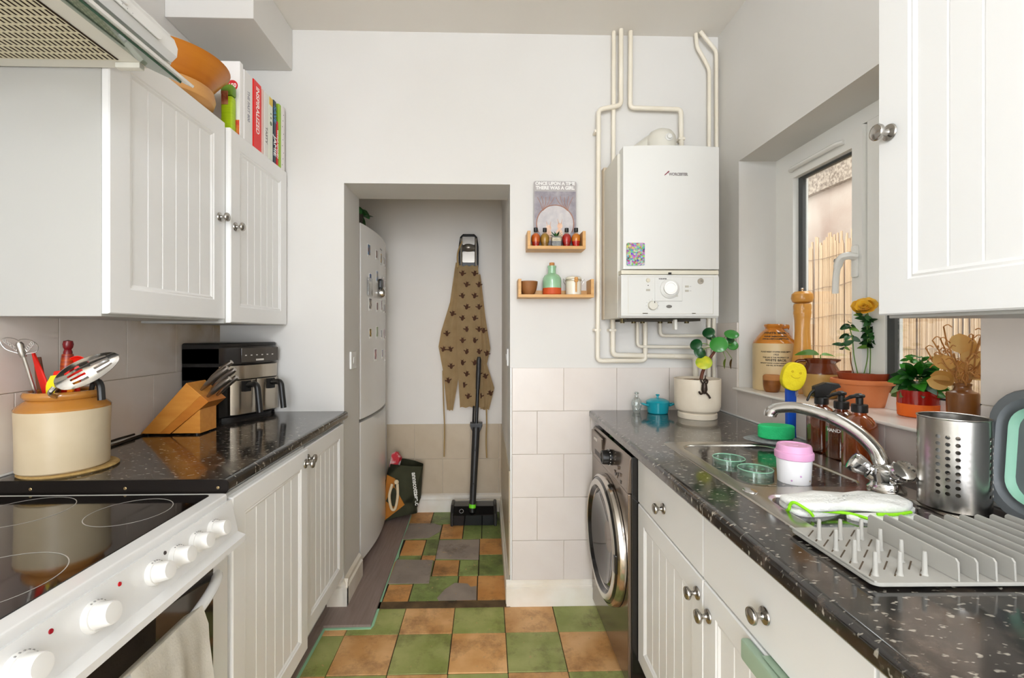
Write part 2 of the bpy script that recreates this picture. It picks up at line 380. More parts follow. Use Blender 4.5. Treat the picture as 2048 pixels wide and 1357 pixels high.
# ---- skirting boards
def skirt_prof(h=.118, t=.020): return [(0,0),(t,0),(t,h*.72),(t*.55,h*.76),(t*.62,h*.82),(t*.55,h*.90),(t*.25,h*.96),(0,h)]
def skirting(name, p0, p1, nrm, h=.118, t=.020):
    bm = NB(); n = Vector((nrm[0], nrm[1], 0)); A = Vector((*p0, 0)); B = Vector((*p1, 0))
    pr = skirt_prof(h, t); a = [bm.verts.new(A+n*u+Vector((0,0,v))) for u, v in pr]; b = [bm.verts.new(B+n*u+Vector((0,0,v))) for u, v in pr]
    bm.faces.new(a); bm.faces.new(b)
    for i in range(len(pr)): bm.faces.new((a[i], a[(i+1) % len(pr)], b[(i+1) % len(pr)], b[i]))
    return struct(name, bm, gloss_white, sharp=18)
skirting('baseboard_back', (.095, YB), (.62, YB), (0,-1))
skirting('baseboard_pier', (-.74, YB), (-.646, YB), (0,-1), .135)
skirting('baseboard_jamb_left', (-.666, YB-.02), (-.666, YB+TB), (1,0), .135)
skirting('baseboard_alcove_right', (.113, YB-.0), (.113, YA), (-1,0), .112)
skirting('baseboard_alcove_back', (-.66, YA), (.113, YA), (0,-1), .117)
# ---- wall tiles, each one laid
def tiles(parent, org, eu, ev, en, cols_rows, th=.006, m=tile_m, xf=None):
    cache = {}
    for u0, u1, v0, v1 in cols_rows:
        key = (round(u1-u0, 4), round(v1-v0, 4))
        if key not in cache:
            b = box(.001, u1-u0-.001, .001, v1-v0-.001, 0, th, bev=.0012, seg=2)
            q = obj('tile', b, m, None, sharp=0); cache[key] = q.data; bpy.data.objects.remove(q)
        M = frame(Vector(org)+Vector(eu)*u0+Vector(ev)*v0, eu, ev)
        if xf is not None: M = xf @ M
        inst(cache[key], 'tile', M, parent)
def brick(u_lo, u_hi, rows, step, off):
    out = []
    for k, (v0, v1) in enumerate(rows):
        u = u_lo; e = off[k % 2]
        while e <= u_lo+.01: e += step
        while u < u_hi-1e-4:
            n = min(e, u_hi)
            if n-u > .008: out.append((u, n, v0, v1))
            u = n; e += step
    return out
rowsB = [(.917, 1.122), (.713, .917), (.509, .713), (.305, .509), (.118, .305)]
# back wall right of the doorway (u = x)
obj('grout', box(.122, 1.108, YB-.002, YB+.001, .10, 1.120), grout_m, wall_back)
tiles(wall_back, (0, YB-.001, 0), (1,0,0), (0,0,1), None, brick(.122, 1.105, rowsB, .253, (.114, .241)))
obj('tile_edge_trim', box(.113, .1215, YB-.008, YB+.001, .118, 1.124, bev=.002), white_pl, wall_back)
# left wall splashback (u = -y direction so that the tile faces +x)
wl = bpy.data.objects['wall_left']
obj('grout', box(XL-.001, XL+.002, .3, YB, .90, 1.334), grout_m, wl)
rowsL = [(1.131, 1.334), (.925, 1.131)]
# greasy yellow stain baked into the tiles in the far corner under the cabinets
tst = pm('wall_tile_stained', (222, 214, 207), .3, n2=(210, 198, 186), nscale=9, namt=.7, rnd=.02)
nt = tst.node_tree; pb_ = nt.nodes['Principled BSDF']; old = pb_.inputs['Base Color'].links[0].from_socket
ge = nd(nt, 'ShaderNodeNewGeometry'); sx_ = nd(nt, 'ShaderNodeSeparateXYZ'); ns = nd(nt, 'ShaderNodeTexNoise'); ns.inputs['Scale'].default_value = 7; ns.inputs['Detail'].default_value = 4
mz = nd(nt, 'ShaderNodeMapRange'); mz.inputs[1].default_value = 1.14; mz.inputs[2].default_value = 1.32
my_ = nd(nt, 'ShaderNodeMapRange'); my_.inputs[1].default_value = 1.45; my_.inputs[2].default_value = 1.85
m1 = nd(nt, 'ShaderNodeMath', operation='MULTIPLY'); m2 = nd(nt, 'ShaderNodeMath', operation='MULTIPLY'); mr_ = nd(nt, 'ShaderNodeMapRange'); mr_.inputs[1].default_value = .18; mr_.inputs[2].default_value = .52; mr_.inputs[4].default_value = .8
mc = nd(nt, 'ShaderNodeMix', data_type='RGBA'); mc.inputs[7].default_value = (*lin((168, 136, 66)), 1)
for a_, b_ in ((ge.outputs['Position'], sx_.inputs[0]), (ge.outputs['Position'], ns.inputs['Vector']), (sx_.outputs[2], mz.inputs[0]), (sx_.outputs[1], my_.inputs[0]), (mz.outputs[0], m1.inputs[0]), (my_.outputs[0], m1.inputs[1]), (m1.outputs[0], m2.inputs[0]), (ns.outputs[0], m2.inputs[1]), (m2.outputs[0], mr_.inputs[0]), (mr_.outputs[0], mc.inputs[0]), (old, mc.inputs[6]), (mc.outputs[2], pb_.inputs['Base Color'])): nt.links.new(a_, b_)
tiles(wl, (XL+.001, 0, 0), (0,1,0), (0,0,1), None, brick(.35, YB, rowsL, .2475, (.1075, .2315)), m=tst)
# right wall splashback beside and below the window
tr = pm('wall_tile_glaze', (0,0,0))
rowsR = [(1.131, 1.334), (.925, 1.131)]
wr = wall_right
obj('grout', rs(box(XR-.002, XR+.001, 1.957, YB, .90, 1.332)), grout_m, wr)
obj('grout', rs(box(XR-.002, XR+.001, -.3, 1.957, .90, 1.043)), grout_m, wr)
obj('grout', rs(box(XR-.002, XR+.001, -.3, .966, 1.043, 1.332)), grout_m, wr)
tl = []
for a, b, v0, v1 in [(0, .183, 1.131, 1.334), (0, .183, .925, 1.131)]: tl.append((a, b, v0, v1))
u = .183
while u < 2.3: tl.append((u, u+.25, .925, 1.041)); u += .25
u = 1.174
while u < 2.3: tl.append((u, u+.25, 1.131, 1.334)); tl.append((u, u+.25, 1.0425, 1.131)); u += .25
tiles(wr, (XR-.001, YB, 0), (0,-1,0), (0,0,1), None, tl, xf=RS)
# alcove tiles
wab = bpy.data.objects['wall_alcove_back']; was = bpy.data.objects['wall_alcove_side']
obj('grout', box(-.70, .113, YA-.002, YA+.001, .05, .628), grout_m, wab)
ta = pm('alcove_tile_glaze', (206, 190, 166), .3, n2=(188, 170, 144), nscale=8, namt=.8, rnd=.03)
ac = []
for v0, v1 in ((.38, .63), (.13, .38)):
    for e in (-.714, -.513, -.312, -.111, .090): ac.append((e, min(e+.201, .111), v0, v1))
tiles(wab, (0, YA-.001, 0), (1,0,0), (0,0,1), None, ac, m=ta)
ac = []
for v0, v1 in ((.38, .63), (.13, .38)):
    for k in range(6): ac.append((k*.2, min(k*.2+.2, YA-YB-.02), v0, v1))
tiles(was, (.114, YA-.008, 0), (0,-1,0), (0,0,1), None, ac, m=ta)

# ---- window in the right wall
fr = pm('upvc_white', (240, 239, 235), .25)
win = thing('window_1', 'white framed casement window in deep reveal beside boiler', 'window'); win['kind'] = 'structure'; del win['category']
XW = 1.28
bm = NB(); hole_wall(bm, .968, 1.955, 1.045, 2.04, 1.015, 1.905, 1.10, 1.99, XW-.005, XW+.06, 'yz')
obj('window_frame', rs(bm), fr, win)
obj('mullion', rs(box(XW-.004, XW+.055, 1.405, 1.475, 1.09, 2.0, bev=.003)), fr, win)
sash = obj('casement_sash', rs(hole_wall(NB(), 1.478, 1.900, 1.092, 1.985, 1.520, 1.825, 1.135, 1.922, XW-.018, XW+.045, 'yz')), fr, win)
bead = pm('glazing_bead_dark', (70, 72, 72), .5)
obj('glazing_seal', rs(hole_wall(NB(), 1.5185, 1.8265, 1.1335, 1.9235, 1.522, 1.800, 1.140, 1.912, XW+.005, XW+.02, 'yz')), bead, sash)
obj('pane', rs(box(XW+.010, XW+.014, 1.519, 1.826, 1.134, 1.923)), glass_m, win)
obj('glazing_seal', rs(hole_wall(NB(), 1.0145, 1.4055, 1.0995, 1.9905, 1.020, 1.378, 1.106, 1.98, XW+.003, XW+.018, 'yz')), bead, win)
obj('pane', rs(box(XW+.008, XW+.012, 1.015, 1.405, 1.10, 1.99)), glass_m, win)
bm = NB(); tube(bm, fillet([(XW-.022,1.83,1.955),(XW-.032,1.81,1.955),(XW-.032,1.57,1.955),(XW-.022,1.55,1.955)], .015), .011, 10, flat=.8)
obj('trickle_vent', rs(bm), fr, sash)
h = obj('handle_plate', rs(box(XW-.030, XW-.017, 1.488, 1.512, 1.475, 1.585, bev=.006)), fr, sash)
bm = NB(); tube(bm, sm([(XW-.028,1.495,1.545),(XW-.052,1.497,1.548),(XW-.064,1.512,1.538),(XW-.064,1.530,1.49),(XW-.060,1.540,1.425)], 6), [.016]*8+[.0155]*8+[.012]*9, 10, flat=.8)
obj('window_handle', rs(bm), fr, win)
obj('lock_button', rs(cyl(NB(), (XW-.074, 1.522, 1.535), .008, .008, 'x', 16)), nickel, win)
sill_m = pm('sill_tile_white', (236, 231, 224), .22)
struct('trim_2', rs(box(XR-.03, XW-.004, .968, 1.955, 1.040, 1.050, bev=.004)), sill_m)
# ------------------------------------------------------------------ outside the window
struct('ground', box(1.42, 3.2, -2.2, 5.2, -.2, -.1), pm('concrete_path', (150, 142, 130), .9))
brk = pm('weathered_render', (186, 172, 160), .9, n2=(158, 132, 118), nscale=3.5, namt=.5, bump=.5, bscale=30)
nb = thing('neighbour_wall', 'weathered rendered wall seen through the window', 'wall', (2.32, 2.0, 0)); nb['kind'] = 'structure'; del nb['category']
obj('wall_face', box(2.32, 2.5, -1.5, 5.0, -.1, 2.46), brk, nb)
bm = NB(); bx(bm, 2.28, 2.32, -1.5, 5.0, 2.26, 2.46)
obj('pebbledash_band', bm, pm('pebbledash', (176, 160, 144), .95, n2=(120, 104, 92), nscale=60, namt=.25, bump=.9, bscale=90), nb)
gut = pm('aged_white_gutter', (206, 202, 196), .5, n2=(172, 166, 158), nscale=8, namt=.5)
obj('fascia_board', box(2.20, 2.28, -1.5, 5.0, 2.44, 2.60, bev=.004), gut, nb)
bm = NB(); lathe(bm, [(.055, 0), (.055, 6.4), (.05, 6.4), (.05, 0), (.055, 0)], n=12, M=T(2.14, -1.5, 2.62) @ Matrix.Rotation(-PI/2, 4, 'X'), a0=0, a1=PI)
obj('gutter', bm, gut, nb)
# reed screen: a roll of thin canes, far too fine to pick apart
reed = pm('reed_cane', (216, 190, 158), .7, n2=(178, 148, 120), nscale=3, namt=.7, stretch=(60, 60, 1.2))
scr = thing('reed_screen', 'tan reed fence screen standing outside the window', 'fence', (2.16, 2.0, 0))
bm = NB(); y = .2
while y < 4.6:
    r = random.uniform(.0045, .008); top = 1.86+random.uniform(-.05, .04)+.03*math.sin(y*5); x = 2.17+random.uniform(-.004, .004); lean = random.uniform(-.012, .012)
    tube(bm, [(x, y, -.1), (x, y+lean*.5, .9), (x, y+lean, top)], r, 5); y += r*1.75
o = obj('canes', bm, reed, scr, kind='stuff')
wire = pm('wire_rust', (120, 96, 78), .5, .5)
for k in range(9):
    z = .25+k*.19; pts = [(2.160, .2+i*.12, z+.010*math.sin(i*1.3+k)+.006*math.sin(i*.5*k)) for i in range(37)]
    obj('binding_wire', tube(NB(), pts, .0016, 5), wire, scr)
# ------------------------------------------------------------------ doors and knobs
def tg_door(w, h, grooves=5, m=.058, th=.018):
    """tongue-and-groove door: x 0..w, z 0..h, front face at y=0 looking to -y, back at y=th"""
    bm = NB(); d = .006; e = .003
    b0 = [bm.verts.new(p) for p in ((0,th,0),(w,th,0),(w,th,h),(0,th,h))]
    b1 = [bm.verts.new(p) for p in ((0,e,0),(w,e,0),(w,e,h),(0,e,h))]
    b2 = [bm.verts.new(p) for p in ((e,0,e),(w-e,0,e),(w-e,0,h-e),(e,0,h-e))]
    def ring(o, y): return [bm.verts.new(p) for p in ((o,y,o),(w-o,y,o),(w-o,y,h-o),(o,y,h-o))]
    b3 = ring(m, 0); b4 = ring(m+.004, .003); b5 = ring(m+.008, .002); i0 = m+.014
    def join(a, b):
        for i in range(4): bm.faces.new((a[i], a[(i+1) % 4], b[(i+1) % 4], b[i]))
    bm.faces.new(list(reversed(b0)))
    for a, b in ((b0,b1),(b1,b2),(b2,b3),(b3,b4),(b4,b5)): join(a, b)
    xs = [(i0, d)]; W = w-2*i0
    for g in range(grooves):
        x = i0+W*(g+1)/(grooves+1); xs += [(x-.0026, d), (x, d+.0032), (x+.0026, d)]
    xs.append((w-i0, d))
    lo = [bm.verts.new((x, y, i0)) for x, y in xs]; hi = [bm.verts.new((x, y, h-i0)) for x, y in xs]
    for i in range(len(xs)-1): bm.faces.new((lo[i], lo[i+1], hi[i+1], hi[i]))
    bm.faces.new([b5[0], b5[1]]+list(reversed(lo))); bm.faces.new([b5[2], b5[3]]+hi)
    bm.faces.new((b5[1], b5[2], hi[-1], lo[-1])); bm.faces.new((b5[3], b5[0], lo[0], hi[0]))
    return bm
def plain_front(w, h, th=.018): return box(0, w, 0, th, 0, h, bev=.0025)
KN = [(0,0),(.0155,0),(.0165,.0015),(.0155,.004),(.007,.007),(.005,.012),(.0058,.017),(.011,.020),(.0155,.0235),(.0160,.027),(.0145,.030),(.0135,.0295),(.008,.0315),(0,.032)]
def knob(parent, M): # axis = local +z
    bm = NB(); lathe(bm, KN, M=M, n=28); return obj('knob', bm, nickel, parent)
def LF(X, y, z): return frame((X, y, z), (0,1,0), (-1,0,0))      # faces +x, width runs +y
def RF(X, y, z): return frame((X, y, z), (0,-1,0), (1,0,0))      # faces -x, width runs -y
def door(parent, M, w, h, kn=None, grooves=5, plain=False, m=.058):
    bm = plain_front(w, h) if plain else tg_door(w, h, grooves, m)
    bm.transform(M); o = obj('drawer_front' if plain else 'door', bm, cab_m, parent, sharp=25)
    if kn: knob(o, M @ T(kn[0], 0, kn[1]) @ Matrix.Rotation(PI/2, 4, 'X'))
    return o
def carcass(x0, x1, y0, y1, z0, z1, bev=.001): return box(x0, x1, y0, y1, z0, z1, bev=bev, seg=1)

# ---- left wall cabinets
t = thing('wall_cabinet', 'white wall cabinet next to the cooker hood with a grooved door', 'cabinet', (-1.09, 1.39, 1.33))
obj('body', carcass(XL+.001, -.9635, 1.158, 1.655, 1.330, 2.046), carc_m, t)
door(t, LF(-.9450, 1.160, 1.337), .505, .713, (.470, .362), m=.066)
t = thing('wall_cabinet', 'narrow looking white wall cabinet beside the back wall under cookbooks', 'cabinet', (-1.09, 1.89, 1.32))
obj('body', carcass(XL+.001, -.9455, 1.657, YB-.001, 1.322, 2.034), carc_m, t)
door(t, LF(-.9270, 1.668, 1.325), .462, .709, (.030, .355), m=.060)
# ---- left base units
t = thing('base_cabinet', 'white base cabinet beside the cooker with grooved door', 'cabinet', (-.95, 1.40, 0))
obj('body', carcass(XL+.001, -.6535, 1.152, 1.640, .150, .884), carc_m, t)
door(t, LF(-.6350, 1.152, .163), .478, .712, (.455, .665), m=.056)
obj('plinth', box(-.76, -.745, 1.152, 1.640, .014, .150), carc_m, t)
t = thing('base_cabinet', 'white base cabinet against the doorway pier', 'cabinet', (-.95, 1.86, 0))
obj('body', carcass(XL+.001, -.6705, 1.642, YB-.023, .150, .884), carc_m, t)
door(t, LF(-.6520, 1.645, .176), .445, .696, (.026, .652), m=.056)
obj('plinth', box(-.76, -.745, 1.642, YB-.023, .014, .150), carc_m, t)
# ---- worktops
def worktop_mat():
    m = bpy.data.materials.new('black_granite_laminate'); m.use_nodes = True; nt = m.node_tree; b = nt.nodes['Principled BSDF']; L = nt.links.new
    b.inputs['Roughness'].default_value = .13; b.inputs['Specular IOR Level'].default_value = .6; b.inputs['Coat Weight'].default_value = .35; b.inputs['Coat Roughness'].default_value = .06
    tc = nd(nt, 'ShaderNodeNewGeometry')
    n1 = nd(nt, 'ShaderNodeTexNoise'); n1.inputs['Scale'].default_value = 22; n1.inputs['Detail'].default_value = 8; n1.inputs['Roughness'].default_value = .7
    r1 = nd(nt, 'ShaderNodeValToRGB'); e = r1.color_ramp.elements; e[0].position = .36; e[0].color = (*lin((20,18,18)),1); e[1].position = .68; e[1].color = (*lin((88,76,66)),1)
    x = e.new(.52); x.color = (*lin((40,36,33)),1)
    n2 = nd(nt, 'ShaderNodeTexNoise'); n2.inputs['Scale'].default_value = 64; n2.inputs['Detail'].default_value = 2
    mp = nd(nt, 'ShaderNodeMapping'); mp.inputs['Scale'].default_value = (1, 1.9, 1); mp.inputs['Rotation'].default_value = (0, 0, .4)
    r2 = nd(nt, 'ShaderNodeMapRange'); r2.inputs[1].default_value = .62; r2.inputs[2].default_value = .69; r2.inputs[4].default_value = .85
    mx = nd(nt, 'ShaderNodeMix', data_type='RGBA'); mx.inputs[7].default_value = (*lin((170,164,152)),1)
    L(tc.outputs['Position'], n1.inputs['Vector']); L(tc.outputs['Position'], mp.inputs[0]); L(mp.outputs[0], n2.inputs['Vector'])
    L(n1.outputs[0], r1.inputs[0]); L(n2.outputs[0], r2.inputs[0]); L(r2.outputs[0], mx.inputs[0]); L(r1.outputs[0], mx.inputs[6]); L(mx.outputs[2], b.inputs['Base Color'])
    return m
wt_m = worktop_mat()
def nosing(x0, x1, zt=.92, th=.036, r=.010):   # cross-section with rounded front at x1 (x1 > x0) or at x1 < x0
    s = 1 if x1 > x0 else -1
    p = [(x0, zt), (x1-s*r*1.6, zt)]
    for k in range(1, 7): a = PI/2*(1-k/6); p.append((x1-s*r*1.6+s*r*1.6*math.cos(a), zt-r+r*math.sin(a)))
    p += [(x1, zt-th+r), (x1-s*r*.4, zt-th+r*.3), (x1-s*r, zt-th), (x0, zt-th)]
    return p
t = thing('worktop', 'speckled black granite effect worktop with metal end strip beside the cooker', 'worktop', (-.95, 1.64, .884))
obj('slab', prism(NB(), nosing(XL+.002, -.648), 1.156, YB-.001, 'xz'), wt_m, t)
strip = obj('end_strip', prism(NB(), nosing(XL+.002, -.647, .9205, .037), 1.152, 1.1560, 'xz'), pm('dark_aluminium', (38, 33, 30), .4, .7), t)
for x in (-1.13, -.90, -.672): obj('screw', lathe(NB(), [(0,.0012),(.003,.001),(.004,0)], (x, 1.152, .900), 12, '-y'), pm('brass', (196,172,128), .3, 1), strip)
obj('back_seal', box(XL+.002, XL+.010, 1.16, YB-.002, .920, .926, bev=.002), white_pl, t)

# ------------------------------------------------------------------ cooker
CY0, CY1 = .545, 1.144
t = thing('cooker', 'white freestanding electric cooker with black ceramic hob and row of white knobs', 'cooker', (-.93, .845, 0))
obj('body', box(XL+.03, -.665, CY0, CY1, .02, .868, bev=.004), white_en, t)
obj('hob_rim', prism(NB(), rr(XL+.03, -.640, CY0, CY1, .012), .868, .890, bev=.005), white_en, t)
hg = obj('hob_glass', prism(NB(), rr(-1.185, -.675, CY0+.028, CY1-.016, .010), .8885, .8915, bev=.001, bseg=1), pm('ceramic_glass', (16,13,12), .05, coat=.5), t)
ring_m = pm('hob_print', (168,164,158), .4)
for cx, cy, r in ((-.790, 1.025, .078), (-1.03, 1.03, .09), (-.800, .74, .10), (-1.04, .73, .075)):
    obj('cooking_zone_ring', lathe(NB(), [(r-.0008, .8916), (r-.0008, .8919), (r+.0008, .8919), (r+.0008, .8916)], (cx, cy, 0), 64), ring_m, hg)
# control panel: sloping fascia
pr = [(-.668, .866), (-.634, .874), (-.617, .795), (-.598, .787), (-.598, .773), (-.668, .768)]
fas = obj('control_panel', prism(NB(), pr, CY0, CY1, 'xz', bev=.002), white_en, t, sharp=30)
pn = Vector((.0806, 0, .017)).normalized()
def on_panel(y, s=.5): return Vector((-.634+.017*s, y, .874-.079*s))
for k, y in enumerate((1.055, .992, .930, .868, .738, .622)):
    M = frame(on_panel(y, .48), (0,1,0), (-.21,0,.978)); M = Matrix.Translation(M.translation) @ Vector((0,0,1)).rotation_difference(pn).to_matrix().to_4x4()
    s = 1.0 if k < 4 else 1.08
    kb = obj('knob', lathe(NB(), [(.0, .009), (.0185*s, .009), (.0175*s, .012), (.0165*s, .030), (.015*s, .033), (0, .034)], M=M, n=36), white_pl, t)
    obj('dial_skirt', lathe(NB(), [(0, 0), (.0225*s, 0), (.0225*s, .003), (.0205*s, .009), (0, .009)], M=M, n=36), white_pl, kb)
    for j in range(7):
        a = PI*.55+j*.28; p = M @ Vector((.0213*s*math.cos(a), .0213*s*math.sin(a), .0066))
        obj('dial_mark', box(p.x-.0012, p.x+.0012, p.y-.0009, p.y+.0009, p.z-.0012, p.z+.0012), pm('grey_print', (150,148,146), .6), kb)
for y, c in ((.905, (60,50,45)), (.795, (190,20,30)), (.672, (150,16,32))):
    p = on_panel(y, .22); M = Matrix.Translation(p) @ Vector((0,0,1)).rotation_difference(pn).to_matrix().to_4x4()
    obj('indicator_lamp', lathe(NB(), [(.0038, 0), (.0034, .0012), (0, .0018)], M=M, n=16), pm('lamp%d' % c[0], c, .2), t)
# oven door
dg = obj('oven_door', prism(NB(), rr(CY0+.004, CY1-.004, .30, .760, .006), -.667, -.640, 'yz', bev=.003), white_en, t)
obj('door_glass', prism(NB(), rr(CY0+.025, CY1-.070, .33, .752, .008), -.6405, -.6375, 'yz'), pm('smoked_glass', (40,32,28), .06, coat=.4), dg)
bm = NB(); tube(bm, sm([(-.640,1.092,.716),(-.622,1.06,.718),(-.603,1.0,.718),(-.588,.92,.717),(-.585,.84,.717),(-.588,.76,.717),(-.603,.69,.718),(-.622,.63,.718),(-.640,.60,.716)], 6), .012, 12, flat=.75)
obj('handle', bm, white_en, dg)
obj('lower_drawer', prism(NB(), rr(CY0+.004, CY1-.004, .06, .290, .006), -.667, -.642, 'yz', bev=.003), white_en, t)
# tea towel over the oven handle
tw = pm('cotton_towel', (236, 231, 220), .9, n2=(226, 220, 206), nscale=30, namt=.6, bump=.25, bscale=250)
bm = NB(); NU, NV = 22, 26; gv = []
for i in range(NU):
    u = i/(NU-1); row = []
    for j in range(NV):
        v = j/(NV-1)*1.0
        y = .745+.185*u + (.02*(v-.3) if v > .3 else 0)*(u-.5)*2.4
        wv = .006*math.sin(u*13+v*2)+.004*math.sin(u*27-v*3)
        s = v*.78
        if s < .16: x = -.606-.004; z = .56+s; x += 0
        elif s < .20:
            a = (s-.16)/.04*PI; x = -.585-.0215*math.cos(a); z = .72+.0215*math.sin(a)-.0
        else:
            x = -.5630+.0; z = .72-(s-.20)
        x += wv*(1 if s > .2 else .25)*min(1, abs(s-.18)*6)+(.02*min(1, max(0, s-.25)*3))
        z -= .02*abs(u-.45)*min(1, max(0, s-.2)*4)
        row.append(bm.verts.new((x, y, z)))
    gv.append(row)
for i in range(NU-1):
    for j in range(NV-1): bm.faces.new((gv[i][j], gv[i+1][j], gv[i+1][j+1], gv[i][j+1]))
bmesh.ops.solidify(bm, geom=bm.faces[:], thickness=.0022)
tt = tag(obj('tea_towel', bm, tw, None, sharp=60), 'cream cotton tea towel hanging over the oven door handle', 'towel')
# ------------------------------------------------------------------ cooker hood
t = thing('cooker_hood', 'white cooker hood with slotted grille and glass visor', 'cooker hood', (-1.0, .85, 1.93))
HY0, HY1 = .555, 1.156
obj('body', prism(NB(), [(XL+.001, 1.960), (-.788, 1.960), (-.790, 2.035), (-.90, 2.072), (XL+.001, 2.098)], HY0, HY1, 'xz', bev=.004), white_pl, t)
obj('underside_frame', box(XL+.001, -.790, HY0+.003, HY1-.003, 1.950, 1.960), pm('hood_cream', (226,224,214), .4), t)
# slotted grille: a pressed plate with open slots over a dark filter
bm = NB(); pitch_x, pitch_y = .0124, .0250; nx = 28; ny = 21; X0 = -.890-nx*pitch_x; Y0 = 1.115-ny*pitch_y; z = 1.9465
for i in range(nx):
    for j in range(ny):
        a0, a1 = X0+i*pitch_x, X0+(i+1)*pitch_x; b0, b1 = Y0+j*pitch_y, Y0+(j+1)*pitch_y
        o = [bm.verts.new(p) for p in ((a0,b0,z),(a1,b0,z),(a1,b1,z),(a0,b1,z))]
        n = [bm.verts.new(p) for p in ((a0+.0037,b0+.0032,z),(a1-.0037,b0+.0032,z),(a1-.0037,b1-.0032,z),(a0+.0037,b1-.0032,z))]
        for k in range(4): bm.faces.new((o[k], o[(k+1) % 4], n[(k+1) % 4], n[k]))
bmesh.ops.remove_doubles(bm, verts=bm.verts, dist=1e-5)
obj('grille', bm, pm('grille_cream', (214,206,176), .4), t, sharp=0, kind='stuff')
obj('grease_filter', box(X0-.002, -.888, Y0-.002, 1.117, 1.9480, 1.9498), pm('filter_brown', (58,40,28), .8), t)
gl = obj('glass_visor', prism(NB(), [(-.840,1.946),(-.758,1.908),(-.756,1.913),(-.838,1.951)], HY0, HY1-.012, 'xz'), pm('green_edge_glass', (72,116,92), .05, trans=.35, coat=.3), t)
obj('visor_rim', prism(NB(), [(-.775,1.923),(-.735,1.903),(-.732,1.908),(-.772,1.929)], HY0, HY1, 'xz', bev=.001, bseg=1), white_pl, gl)
fp = [(-.790,1.957),(-.774,1.953),(-.760,1.967),(-.758,1.988),(-.766,2.009),(-.793,2.027)]
cp = obj('front_panel', prism(NB(), fp, HY0, HY1-.02, 'xz', bev=.004), white_pl, t)
M = frame((-.7575, .975, 1.980), (0,1,0), (-.12,0,1))
def xb(b): b.transform(M); return b
cs = obj('control_strip', xb(prism(NB(), rr(-.105,.10,-.0140,.0140,.0138,8), -.001, .0022, bev=.0008, bseg=1)), white_pl, cp)
obj('slider', xb(box(-.022, -.006, -.005, .005, .002, .008, bev=.002)), white_pl, cs)
for k in range(5): obj('dot_mark', xb(cyl(NB(), (-.045+k*.014, -.009, .002), .0011, .0005, n=8)), pm('grey_print', (0,0,0)), cs)
obj('latch', box(-.905, -.845, HY1-.030, HY1-.012, 1.936, 1.950, bev=.003), pm('hood_cream', (0,0,0)), t)
# ------------------------------------------------------------------ things on the left worktop
CX, CYY = -1.138, 1.252
cork = pm('woven_straw', (186, 156, 98), .85, n2=(150, 118, 66), nscale=60, namt=.6, bump=.6, bscale=160)
bm = NB(); lathe(bm, [(0,0),(.100,0),(.104,.004),(.100,.008),(0,.008)], (CX+.010, CYY+.006, .9202), 36)
tag(obj('straw_mat', bm, cork), 'round woven straw mat beneath the utensil crock', 'mat')
t = thing('utensil_crock', 'tall cream stoneware crock with honey brown glazed shoulder', 'jar', (CX, CYY, .9284))
ston = pm('cream_stoneware', (204, 188, 158), .35, n2=(194, 176, 144), nscale=14, namt=.6)
honey = pm('honey_glaze', (186, 128, 56), .16, n2=(164, 106, 42), nscale=10, namt=.6, coat=.4)
B0 = (CX, CYY, .9284)
bm = NB(); lathe(bm, [(.066,.192),(.070,.165),(.086,.14),(.088,.01),(0,.008),(0,0),(.090,0),(.0945,.004),(.0955,.10),(.0975,.158)], B0, 44)
obj('body', bm, ston, t)
bm = NB(); lathe(bm, [(.0975,.158),(.098,.163),(.094,.168),(.074,.186),(.072,.190),(.078,.192)], B0, 44); obj('shoulder', bm, honey, t)
bm = NB(); ring = [(.072,.186),(.078,.187),(.0825,.193),(.0830,.199),(.0790,.206),(.072,.2065),(.067,.202),(.067,.19),(.072,.186)]
lathe(bm, ring, B0, 44); obj('rim', bm, honey, t)
red_s = pm('red_silicone', (224, 34, 20), .35); yel_s = pm('yellow_silicone', (232, 216, 26), .35); ora_s = pm('orange_plastic', (244, 140, 26), .35)
wood_d = pm('dark_wood', (112, 60, 26), .45, n2=(80, 38, 16), nscale=8, namt=.6, stretch=(4,4,.6))
# whisk (rotary wire whisk)
t = thing('wire_whisk', 'steel push whisk with a curly wire head leaning left', 'whisk', (-1.175, 1.235, 1.0))
a = Vector((-1.165, 1.24, 1.00)); b = Vector((-1.190, 1.196, 1.226)); d = (b-a).normalized()
obj('handle', tube(NB(), [a, b], .0042, 10), steel, t)
obj('spring_barrel', tube(NB(), [b, b+d*.012, b+d*.034, b+d*.040], [.006,.008,.008,.005], 12), steel, t)
sd = Vector((.92, .35, -.12)).normalized()
for sg in (-1, 1):
    o0 = b+d*.006; pts = []
    for p in ((0,0),(.010,.004),(.030,.012),(.036,.030),(.024,.042),(.008,.042),(0,.038)): pts.append(o0+sd*sg*p[0]+d*p[1])
    obj('wire_loop', tube(NB(), sm(pts, 5), .0010, 6), steel, t)
    sp = [o0+sd*sg*(.006+k*.0007+.004*math.cos(k*1.1))+d*(.010+k*.0008+.005*math.sin(k*1.1)) for k in range(34)]
    obj('wire_coil', tube(NB(), sp, .0008, 5), steel, t)
